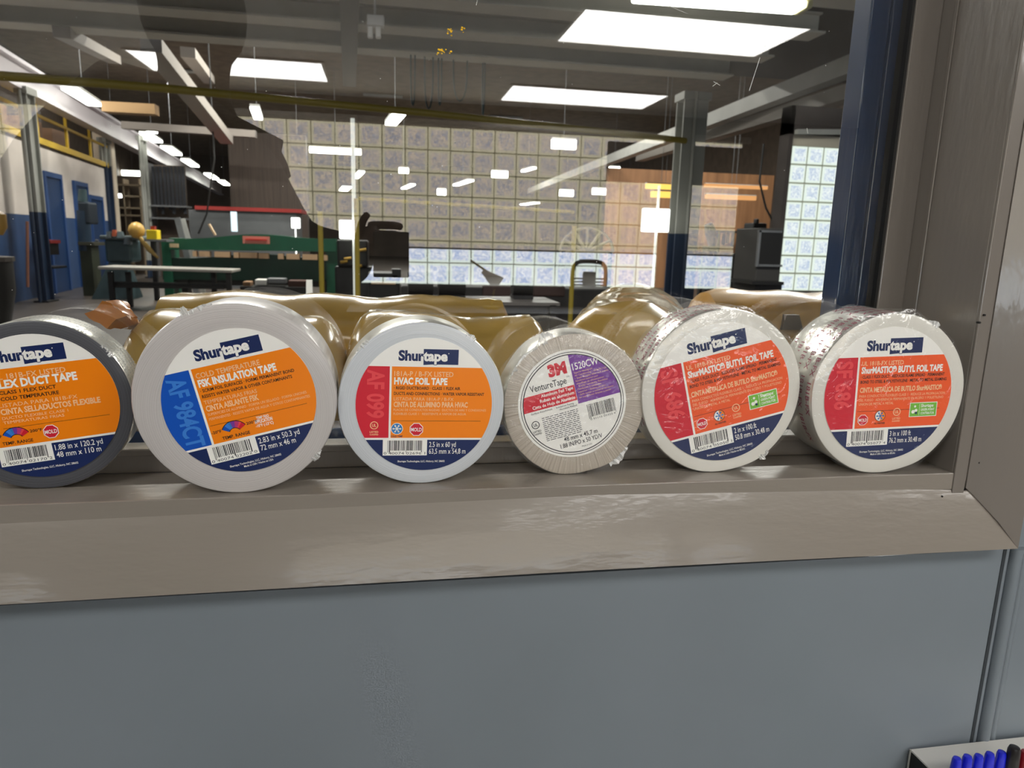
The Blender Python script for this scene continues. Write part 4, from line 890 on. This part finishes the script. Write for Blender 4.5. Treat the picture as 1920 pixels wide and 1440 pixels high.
def shurtape(R, d):
    L = Label(R); L.disc(0, 0, 1, PW, 0, 96)
    OR = d['body']; 
    L.rect(-1, -.52, -.50, .57, d['stripe'], 1); L.rect(-.49, 1, -.50, .57, OR, 1); L.rect(-1, 1, -1, -.53, NAVY, 1)
    if d.get('wide'): L.rect(-.95, -.48, -.50, .57, OR, 2)
    shur(L)
    L.text(d['code'], -.83, .52 if len(d['code']) < 7 else .50, .24, d.get('cw', .75), d['codec'], 3, .03, rot=-PI / 2, res=4) if not d.get('wide') else None
    if not d.get('wide') and False: pass
    for t, v, h, w_, c_, b in d['lines']: L.text(t, -.455, v, h, w_, c_, 3, b)
    L.rect(-.47, .84, -.243, -.238, PK, 3, .97)
    for fn in d['icons']: fn(L)
    L.rect(-.60, .05, -.77, -.50, PW, 3); L.bars(-.53, -.02, -.695, -.54, BARK, 4, d['seed']); L.text(d['digits'], -.585, -.755, .04, .61, BARK, 4)
    L.text(d['s1'], .08, -.64, .082, d['w1'], PW, 3, .005, res=3); L.text(d['s2'], .08, -.745, .082, d['w2'], PW, 3, .005, res=3)
    L.text(d['foot'], -.38, -.875, .03, .70, PW, 3, .01)
    if d.get('foot2'): L.text(d['foot2'], -.2, -.92, .03, .4, PW, 3, .01)
    return L
FOOT = 'Shurtape Technologies, LLC, Hickory, NC 28602'
def tape_roll(cx, Yf, r, depth_, rl, rot, label, cat, build_label, ring_m, side_m, yaw=0, lc=(0, 0), wrap=None, wob=0.0):
    root = empty('tape_roll', (cx, Yf, ZS), label, 'tape roll', None, None, math.radians(yaw))
    n = 128; prof = [(rl * .9, .0006), (rl, .0004), (r * .965, 0), (r * .99, .0008), (r, .0025), (r, depth_ - .0025), (r * .99, depth_ - .0008), (r * .965, depth_), (rl * .6, depth_ - .001)]
    vs, fs, mi = [], [], []
    for pi_, (rr, y) in enumerate(prof):
        for i in range(n):
            a = 2 * PI * i / n; k_ = 1 + wob * noise.noise(Vector((math.cos(a) * 2, math.sin(a) * 2, y * 20)))
            vs.append((rr * k_ * math.cos(a), y, r + rr * k_ * math.sin(a)))
    for p in range(len(prof) - 1):
        for i in range(n): fs.append((p * n + i, p * n + (i + 1) % n, (p + 1) * n + (i + 1) % n, (p + 1) * n + i)); mi.append(0 if p < 3 or p > 5 else 1)
    m = MB(); m.v = vs; m.f = fs + [tuple(range(n)), tuple(range((len(prof) - 1) * n, len(prof) * n))]; m.m = mi + [0, 0]
    mnz = min(v[2] for v in vs); m.v = [(x, y, z - mnz) for x, y, z in m.v]
    m.build('tape_windings', [ring_m, side_m], root, smooth=True)
    L = build_label(rl)
    base = MB(); base.tube([(0, -.00033, 0), (0, .0008, 0)], rl, 96)
    lb = base.build('label', PW, root); lb.location = (lc[0], 0, r + lc[1] - mnz); lb.rotation_euler.y = -math.radians(rot)
    L.mb.build('label_print', L.mats, lb)
    return root, r
def winding_mat(name, c, c2, rough=.45, radial=False, sc=900, coat=.2, bump=.25):
    m = D.materials.new(name); m.use_nodes = True; nt = m.node_tree; b = nt.nodes['Principled BSDF']; b.inputs['Roughness'].default_value = rough; b.inputs['Coat Weight'].default_value = coat; b.inputs['Coat Roughness'].default_value = .15
    tc = nt.nodes.new('ShaderNodeTexCoord'); sx = nt.nodes.new('ShaderNodeSeparateXYZ')
    nt.links.new(tc.outputs['Object'], sx.inputs[0])
    sub = nt.nodes.new('ShaderNodeMath'); sub.operation = 'SUBTRACT'; sub.inputs[1].default_value = .075; nt.links.new(sx.outputs['Z'], sub.inputs[0])
    cb_ = nt.nodes.new('ShaderNodeCombineXYZ'); nt.links.new(sx.outputs['X'], cb_.inputs[0]); nt.links.new(sub.outputs[0], cb_.inputs[1])
    if radial:
        at = nt.nodes.new('ShaderNodeMath'); at.operation = 'ARCTAN2'; nt.links.new(sub.outputs[0], at.inputs[0]); nt.links.new(sx.outputs['X'], at.inputs[1])
        n = nt.nodes.new('ShaderNodeTexNoise'); n.noise_dimensions = '1D'; n.inputs['Scale'].default_value = sc; n.inputs['Detail'].default_value = 3; nt.links.new(at.outputs[0], n.inputs['W'])
    else:
        ln = nt.nodes.new('ShaderNodeVectorMath'); ln.operation = 'LENGTH'; nt.links.new(cb_.outputs[0], ln.inputs[0])
        n = nt.nodes.new('ShaderNodeTexNoise'); n.noise_dimensions = '1D'; n.inputs['Scale'].default_value = sc; n.inputs['Detail'].default_value = 3; nt.links.new(ln.outputs['Value'], n.inputs['W'])
    rp = nt.nodes.new('ShaderNodeMapRange'); rp.inputs[1].default_value = .3; rp.inputs[2].default_value = .7; nt.links.new(n.outputs[0], rp.inputs[0])
    mx = nt.nodes.new('ShaderNodeMix'); mx.data_type = 'RGBA'; mx.inputs[6].default_value = lin(c); mx.inputs[7].default_value = lin(c2); nt.links.new(rp.outputs[0], mx.inputs[0]); nt.links.new(mx.outputs[2], b.inputs['Base Color'])
    bp = nt.nodes.new('ShaderNodeBump'); bp.inputs['Strength'].default_value = bump; bp.inputs['Distance'].default_value = .001; nt.links.new(n.outputs[0], bp.inputs['Height']); nt.links.new(bp.outputs[0], b.inputs['Normal'])
    return m
FOIL = mat('silver_foil_side', 'D8D6CE', .28, .7, bump=.5, bscale=60)
WH = PW
sized = lambda px, Y, r0: r0
def Rpx(cx_px, l, r, Y): return (P(r, 750, Y).x - P(l, 750, Y).x) / 2
# geometry measured on the sill: centre pixel, front plane, left and right pixel of the front face
def PJ(p): q_ = ROT.transposed() @ (p - CAM); return 960 + F * q_.x / q_.z, 720 + F * q_.y / q_.z
# centre x, bottom, top of each front face in the photograph, and the turn of the roll on the sill
SPEC = [(66, 917, 597, 5, 368), (438, 925, 563, 2, 383), (789, 907, 599, 1, 310), (1077, 890, 620, -1, 260), (1352, 886, 576, -2, 296), (1665, 888, 586, -3, 287)]
GEO = []
for c_, b_px, t_px, yw, w_px in SPEC:
    p = PZ(c_, b_px, ZS); cx, R_, Yf = p.x, .075, p.y; yw = math.radians(yw)
    for _ in range(25):
        pts = [PJ(Vector((cx + R_ * math.cos(a) * math.cos(yw), Yf + R_ * math.cos(a) * math.sin(yw), ZS + R_ + R_ * math.sin(a)))) for a in [2 * PI * k / 72 for k in range(72)]]
        xs = [q_[0] for q_ in pts]; ys = [q_[1] for q_ in pts]; sc = (Yf - CAM.y) / F
        cx += (c_ - (min(xs) + max(xs)) / 2) * sc * .9; R_ -= ((max(ys) - min(ys)) - (b_px - t_px) + (max(xs) - min(xs)) - w_px) * .25 * sc * .9; Yf += (max(ys) - b_px) * .001
    GEO.append((cx, Yf, R_, (max(xs) - min(xs)) / 2)); print('ROLL', round(cx, 4), round(Yf, 4), round(R_, 4), round(min(xs)), round(max(xs)), round(min(ys)), round(max(ys)))
def lines(*a): return list(a)
# 1
d1 = dict(body=ORANGE, stripe=PBLUE, wide=True, code='AF 973', codec=PBLUEL, seed=1, digits='0 40074 02170 2', s1='1.88 in x 120.2 yd', w1=.60, s2='48 mm x 110 m', w2=.56, foot=FOOT,
    lines=[('', 0, 0, 0, 0, 0)], icons=[lambda L: gauge(L, -.34, -.32, '-20°F', '200°F'), lambda L: mold(L, .08, -.365, .10)])
d1['lines'] = [('UL 181B-FX LISTED', .43, .075, .88, PEACH, .012), ('FLEX DUCT TAPE', .31, .11, 1.0, PW, .042), ('· CLASS 1 FLEX DUCT', .225, .05, .72, PK, .02), ('· COLD TEMPERATURE', .14, .05, .74, PK, .02), ('LISTADA PARA 181B-FX', .05, .055, .95, PEACH, .0), ('CINTA SELLADUCTOS FLEXIBLE', -.05, .08, 1.22, PEACH, .035), ('DUCTO FLEXIBLE CLASE 1', -.12, .04, .80, PEACH, .0), ('TEMPERATURAS FRIAS', -.18, .04, .74, PEACH, .0)]
# shift the first label's lines left: its text starts nearer the rim
d2 = dict(body=ORANGE, stripe=PBLUE, code='AF 984CT', codec=PBLUEL, cw=.98, seed=2, digits='0 40074 02202 0', s1='2.83 in x 50.3 yd', w1=.56, s2='72 mm x 46 m', w2=.48, foot=FOOT, foot2='Made in USA / Hecho en USA',
    lines=lines(('COLD TEMPERATURE', .43, .075, .84, PEACH, .012), ('FSK INSULATION TAPE', .31, .10, 1.03, PW, .042), ('· SCRIM FOIL SURFACES · FORMS PERMANENT BOND', .233, .045, 1.25, PK, .02), ('  RESISTS WATER VAPOR & OTHER CONTAMINANTS', .155, .045, 1.2, PK, .02), ('TEMPERATURAS FRIAS', .065, .055, .70, PEACH, .0), ('CINTA AISLANTE FSK', -.035, .08, .70, PEACH, .035), ('SUPERFICIES DE ALUMINIO · FORMA UN SELLADO · FORMA UNIONES', -.10, .038, 1.33, PEACH, .0), ('PERMANENTES · RESISTE VAPOR DE AGUA Y OTROS CONTAMINANTES', -.165, .038, 1.36, PEACH, .0)),
    icons=[lambda L: gauge(L, -.18, -.32, '-20°F', '200°F'), lambda L: (L.text('TEMP FRIO', .22, -.30, .04, .17, PW, 3, .02, align='c'), L.text('APPLICATION', .22, -.355, .05, .24, PW, 3, .03, align='c'), L.text('-10°F (-23°C)', .22, -.41, .04, .24, PW, 3, .02, align='c'))])
d3 = dict(body=ORANGE, stripe=PRED, code='AF 099', codec=PREDL, cw=.72, seed=3, digits='0 40074 02696 1', s1='2.5 in x 60 yd', w1=.40, s2='63,5 mm x 54,8 m', w2=.55, foot=FOOT,
    lines=lines(('181A-P / B-FX LISTED', .43, .075, .86, PEACH, .012), ('HVAC FOIL TAPE', .31, .10, .775, PW, .042), ('· RIGID DUCTBOARD · CLASS 1 FLEX AIR', .233, .045, .97, PK, .02), ('  DUCTS AND CONNECTIONS · WATER VAPOR RESISTANT', .15, .045, 1.33, PK, .02), ('LISTADA PARA 181A-P / B-FX', .067, .05, .875, PEACH, .0), ('CINTA DE ALUMINIO PARA HVAC', -.03, .08, 1.09, PEACH, .035), ('PLACAS DE CONDUCTOS RIGIDAS · DUCTOS DE AIRE Y CONEXIONES', -.09, .036, 1.37, PEACH, .0), ('FLEXIBLES CLASE 1 · RESISTENTE A VAPOR DE AGUA', -.15, .036, 1.07, PEACH, .0)),
    icons=[lambda L: flake(L, -.40, -.36, .088), lambda L: mold(L, -.115, -.37, .105), lambda L: ulmark(L, -.73, -.31, .06, PEACH)])
def d56(s1, s2, seed, dig): return dict(body=ORED, stripe=PRED, code='SF 686', codec=PREDL, cw=.72, seed=seed, digits=dig, s1=s1, w1=.34, s2=s2, w2=.52, foot=FOOT, foot2='Made in USA / Hecho en EE.UU.',
    lines=lines(('UL 181B-FX LISTED', .445, .065, .65, PEACH, .012), ('ShurMASTIC® BUTYL FOIL TAPE', .33, .095, 1.28, PW, .042), ('· CLASS 1 FLEX DUCT · REDUCES FLAME SPREAD · PERMANENT', .255, .045, 1.32, PK, .02), ('  BOND TO STEEL & POLYETHYLENE · METAL TO METAL SEAMING', .18, .045, 1.36, PK, .02), ('CINTA METALICA DE BUTILO ShurMASTIC®', .045, .075, 1.30, PEACH, .035), ('PARA CONDUCTOS FLEXIBLES CLASE 1 · REDUCE LA PROPAGACION', -.03, .04, 1.36, PEACH, .0), ('DEL FUEGO · ADHERENCIA PERMANENTE EN ACERO Y POLIETILENO', -.09, .04, 1.34, PEACH, .0), ('UNION DE METAL A METAL', -.15, .04, .55, PEACH, .0)),
    icons=[lambda L: mold(L, -.37, -.37, .085), lambda L: flake(L, -.10, -.32, .085, True), lambda L: ulmark(L, .16, -.27, .06, PEACH), lambda L: (L.rect(.36, .80, -.36, -.14, PW, 3), L.rect(.37, .79, -.35, -.15, GREENL, 4), L.rect(.515, .52, -.335, -.165, PW, 5), L.disc(.445, -.2, .018, PW, 5, 10), L.disc(.42, -.28, .03, PW, 5, 6), L.disc(.465, -.26, .025, PW, 5, 6), L.disc(.47, -.3, .02, NAVY, 6, 6), L.text('Shurtape', .54, -.215, .05, .2, PW, 5, .02), L.text('GREEN POINT', .54, -.27, .035, .22, PW, 5, .02), L.text('CONTRIBUTOR', .54, -.325, .035, .22, PW, 5, .02))])
def lab3m(R):
    L = Label(R); L.disc(0, 0, 1, PW, 0, 96); L.ring(0, 0, .945, .957, BARK, 1, 96); L.ring(0, 0, .90, .918, BARK, 1, 96)
    L.rect(-.95, .10, .05, .34, PRED, 2, .90); L.rect(.105, 1, -.025, 1, PURP, 2, .90)
    L.text('3M', -.31, .60, .20, .34, PRED, 2, .07, res=4)
    L.text('VentureTape', -.70, .40, .125, .68, BARK, 3, .005, res=3); L.text('TM', -.01, .50, .03, .06, BARK, 3)
    for i, t in enumerate(('Aluminum Foil Tape', 'Ruban en aluminium', 'Cinta de Hoja de Aluminio')): L.text(t, .07, .265 - i * .09, .06, (.60, .64, .80)[i], PW, 3, .02, align='r')
    L.text('1520CW', .135, .60, .13, .49, PW, 3, .01, res=3)
    for i, (t, w_) in enumerate((('Superior Heating and', .34), ('Air Conditioning - 181B-FX / UL', .6), ('· Seals flexible duct and joints', .62), ('Rendement superieur pour', .42), ('chauffage et climatisation', .52), ('· Scelle conduits flexibles', .58), ('Calefaccion y ventilacion', .45), ('superior - ductos de aire', .52), ('· Sella juntas y costuras de ducto', .66), ('  en superficies limpias y secas', .6))):
        L.text(t, .145, .535 - i * .052, .032, w_, PEACH, 3, .0)
    L.text('Surface Attachment  ·  Insulation Facing', -.78, -.005, .035, .80, BARK, 3, .005); L.text('· Aluminum Ribbed', -.28, -.055, .035, .35, BARK, 3, .005)
    L.rect(.22, .78, -.36, -.07, WH, 2); L.bars(.245, .76, -.33, -.085, BARK, 3, 9); L.text('0 51115 05322 4', .26, -.39, .035, .48, BARK, 3)
    rnd = random.Random(3)
    for i in range(13):
        v = -.115 - i * .036; u = -.61
        while u < .05:
            w_ = min(rnd.uniform(.03, .11), .07 - u); L.rect(u, u + w_, v - .006, v + .006, BARK, 3); u += w_ + .018
    ulmark(L, -.745, -.2, .075, BARK)
    L.text('48 mm x 45,7 m', -.30, -.65, .085, .64, BARK, 3, .012, res=3); L.text('1.88 IN/PO x 50 YD/V', -.39, -.765, .085, .80, BARK, 3, .012, res=3); L.text('Made in USA', .0, -.84, .03, .2, BARK, 3)
    return L
RING1 = winding_mat('charcoal_tape_edge', '3E3F44', '55565C', .55, sc=1400)
RING2 = winding_mat('lilac_grey_tape_edge', 'B9B3B0', 'D2CDCA', .45, sc=1500, coat=.5)
RING3 = winding_mat('cool_white_tape_edge', 'C4C9CE', 'D8DBDF', .35, sc=1200, coat=.5)
RING4 = winding_mat('tan_grey_tape_edge', 'AFA496', 'C8BEB0', .4, radial=True, sc=38, coat=.5, bump=.8)
RING5 = mat('wrapped_white_face', 'E2DFD6', .3, bump=.5, bscale=35, stretch=(1, 1, .5), coat=.6)
rr = []
def mk(i, dep, rl_px, rot, label, bl, ring, side, **kw):
    cx, Y, R, hw = GEO[i]; rl = R * rl_px / hw
    o, R_ = tape_roll(cx, Y, R, dep, rl, rot, label, 'tape roll', bl, ring, side, **kw); rr.append((o, R, dep)); return o
t1 = mk(0, .044, 157, 6.5, 'roll of duct tape with charcoal edges and orange label, cut off at the left edge', lambda R: shurtape(R, d1), RING1, FOIL, yaw=6)
t2 = mk(1, .066, 146, 13, 'largest tape roll, light grey edges, orange label with a blue side stripe', lambda R: shurtape(R, d2), RING2, RING2, lc=(.003, -.0005), yaw=2)
t3 = mk(2, .058, 128, -1.5, 'cool white tape roll with a level orange label and red side stripe', lambda R: shurtape(R, d3), RING3, FOIL, lc=(.002, -.0005), yaw=1)
t4 = mk(3, .045, 101, 15, 'smallest tape roll, tan grey edges and a white label with purple panel', lab3m, RING4, FOIL, lc=(-.003, .0015), wob=.02, yaw=-1)
t5 = mk(4, .0495, 126, 14.5, 'white wrapped tape roll with tilted orange red label, fifth in the row', lambda R: shurtape(R, d56('2 in x 100 ft', '50.8 mm x 30.48 m', 5, '0 40074 05050 1')), RING5, FOIL, wob=.012, yaw=-2)
t6 = mk(5, .072, 119, 2.5, 'white wrapped tape roll with level orange red label, rightmost beside the window jamb', lambda R: shurtape(R, d56('3 in x 100 ft', '76.2 mm x 30.48 m', 6, '0 40074 05077 4')), RING5, FOIL, wob=.012, yaw=-3, lc=(-.001, .0005))
# printed side lettering and shrink wrap
REDP = mat('side_print_red', '9A4058', .5)
def side_print(root, R, dep, a0, a1, rows, m, txt='181B-FX'):
    mb = MB(); vs, fs, x0, x1 = text2d(txt, .01, 2); W = x1 - x0
    for rw in range(rows):
        y = dep * (rw + .25) / rows; h = dep / rows * .5; a = a0 + random.uniform(0, .1); sc = h / CAPH
        while a < a1:
            pts = [((R + .0004) * math.cos(a + (x - x0) * sc / R), y + h - yy * sc, R + (R + .0004) * math.sin(a + (x - x0) * sc / R)) for x, yy in vs]
            mb.add(pts, fs); a += W * sc / R + .08
    mb.build('side_print', m, root)
for k in (4, 5): side_print(rr[k][0], rr[k][1], rr[k][2], math.radians(85), math.radians(200), 4 if k == 4 else 5, REDP)
side_print(rr[0][0], rr[0][1], rr[0][2], math.radians(-10), math.radians(120), 5, mat('side_print_grey', 'A8AAA8', .5), 'UL 181B-FX LISTED/FLEX')
WRAP = film_mat('shrink_wrap_film', .07, .08, .7, 40, milk=.02); WRAP4 = film_mat('shrink_wrap_film_4', .07, .1, .8, 80, milk=.02)
TAB = film_mat('crimped_film_tab', .35, .15, 1.0, 150, milk=.5)
def shrink(root, R, dep, m, amp, seed):
    n = 120; prof = [(.02, -.0012), (R * .5, -.0012), (R * .8, -.0012), (R * .97, -.0010), (R + .001, .001), (R + .0012, dep * .33), (R + .0012, dep * .66), (R + .001, dep + .0005), (R * .6, dep + .001)]
    vs = []
    for rr_, y in prof:
        for i in range(n):
            a = 2 * PI * i / n; q_ = rr_ + (amp * max(0, noise.noise(Vector((math.cos(a) * 3, math.sin(a) * 3, seed + y * 30)))) if rr_ > R * .9 else 0)
            vs.append((q_ * math.cos(a), y, max(.0, R + q_ * math.sin(a))))
    fs = [(p * n + i, p * n + (i + 1) % n, (p + 1) * n + (i + 1) % n, (p + 1) * n + i) for p in range(len(prof) - 1) for i in range(n)] + [tuple(range(n))]
    mb = MB(); mb.add(vs, fs); mb.build('shrink_wrap', m, root, smooth=True)
shrink(*rr[3], WRAP4, .005, 1.0); shrink(*rr[4], WRAP, .006, 5.0); shrink(*rr[5], WRAP, .007, 9.0)
def tab(root, R, ang, wdeg, h, seed, m=TAB, y0=.001):
    mb = MB(); N = 10; vs = []; rnd = random.Random(seed)
    for i in range(N + 1):
        a = math.radians(ang + wdeg * (i / N - .5)); t = 1 - abs(i / N - .35) * 1.5
        for j, hh in enumerate((-.003, h * max(.15, t) * rnd.uniform(.7, 1.1))):
            q_ = R + hh; vs.append((q_ * math.cos(a), y0 + rnd.uniform(-.0015, .0015), max(.0005, R + q_ * math.sin(a))))
    mb.add(vs, [(2 * i, 2 * i + 2, 2 * i + 3, 2 * i + 1) for i in range(N)]); o = mb.build('wrap_tab', m, root); s = o.modifiers.new('s', 'SOLIDIFY'); s.thickness = .0006
tab(rr[3][0], rr[3][1], 118, 16, .010, 1); tab(rr[3][0], rr[3][1], -48, 20, .007, 2); tab(rr[3][0], rr[3][1], 140, 30, .002, 3)
tab(rr[1][0], rr[1][1], 117, 5, .007, 4); tab(rr[1][0], rr[1][1], 108, 14, .002, 5); tab(rr[1][0], rr[1][1], -38, 8, .003, 12)
tab(rr[2][0], rr[2][1], 55, 8, .003, 6); tab(rr[2][0], rr[2][1], 135, 12, .002, 13)
tab(rr[4][0], rr[4][1], -52, 8, .005, 7); tab(rr[5][0], rr[5][1], 62, 8, .004, 8); tab(rr[0][0], rr[0][1], 40, 10, .001, 9)

# ================================================================== marker box, bottom right
bx = P(1706, 1404, -.003)
mb_ = empty('marker_holder', (bx.x, -.06, 0), 'white topped marker holder with black side, bottom right corner', 'holder')
X0, X1, Y0, Y1, ZT = bx.x, bx.x + .24, -.13, -.004, bx.z
m = MB(); m.box(X0, X1, Y0, Y1, ZT - .12, ZT - .002); m.build('body', BLACK, mb_, bevel=.001)
m = MB(); m.box(X0 + .0, X1, Y0, Y1, ZT - .002, ZT); m.build('top_plate', mat('holder_top', 'D0CEC8', .4), mb_)
m = MB(); m.box(X0 - .0012, X0, Y1 - .0015, Y1, ZT - .12, ZT + .0005); m.build('edge_strip', LIGHTG, mb_); under(mb_)
CAPB = mat('marker_blue', '1420C8', .25, coat=.6); CAPK = mat('marker_black', '181414', .3, coat=.4); CAPR = mat('marker_red', '8A1824', .3, coat=.4)
def marker(px, py, m_, label, rad=.0048, Y=-.05, grp='blue capped markers'):
    p = P(px, py, Y); r = empty('marker', (p.x, Y, ZT), label, 'marker', grp); z = p.z - ZT
    mb = MB(); mb.tube([(0, 0, 0), (0, 0, z * .35), (0, 0, z * .86), (0, 0, z * .97), (0, 0, z)], [rad * 1.25, rad * 1.12, rad * .98, rad * .8, rad * .45], 20); mb.build('cap', m_, r, smooth=True)
    mb = MB(); mb.tube([(0, 0, -.02), (0, 0, .0)], rad * 1.2, 16); mb.build('barrel', WHITE, r, smooth=True)
for i, (x, y) in enumerate(((1795, 1420), (1815, 1416), (1836, 1415), (1857, 1411), (1879, 1408))):
    marker(x, y, CAPB, ['leftmost blue marker cap in the holder', 'second blue marker cap from the left in the holder', 'middle blue marker cap in the holder', 'fourth blue marker cap from the left in the holder', 'rightmost blue marker cap, next to the black one'][i])
marker(1903, 1399, CAPK, 'black marker with a slanted rounded tip right of the blue caps', .0062, -.055, 'other markers'); marker(1925, 1408, CAPR, 'dark red marker at the right edge of the picture', .006, -.055, 'other markers')
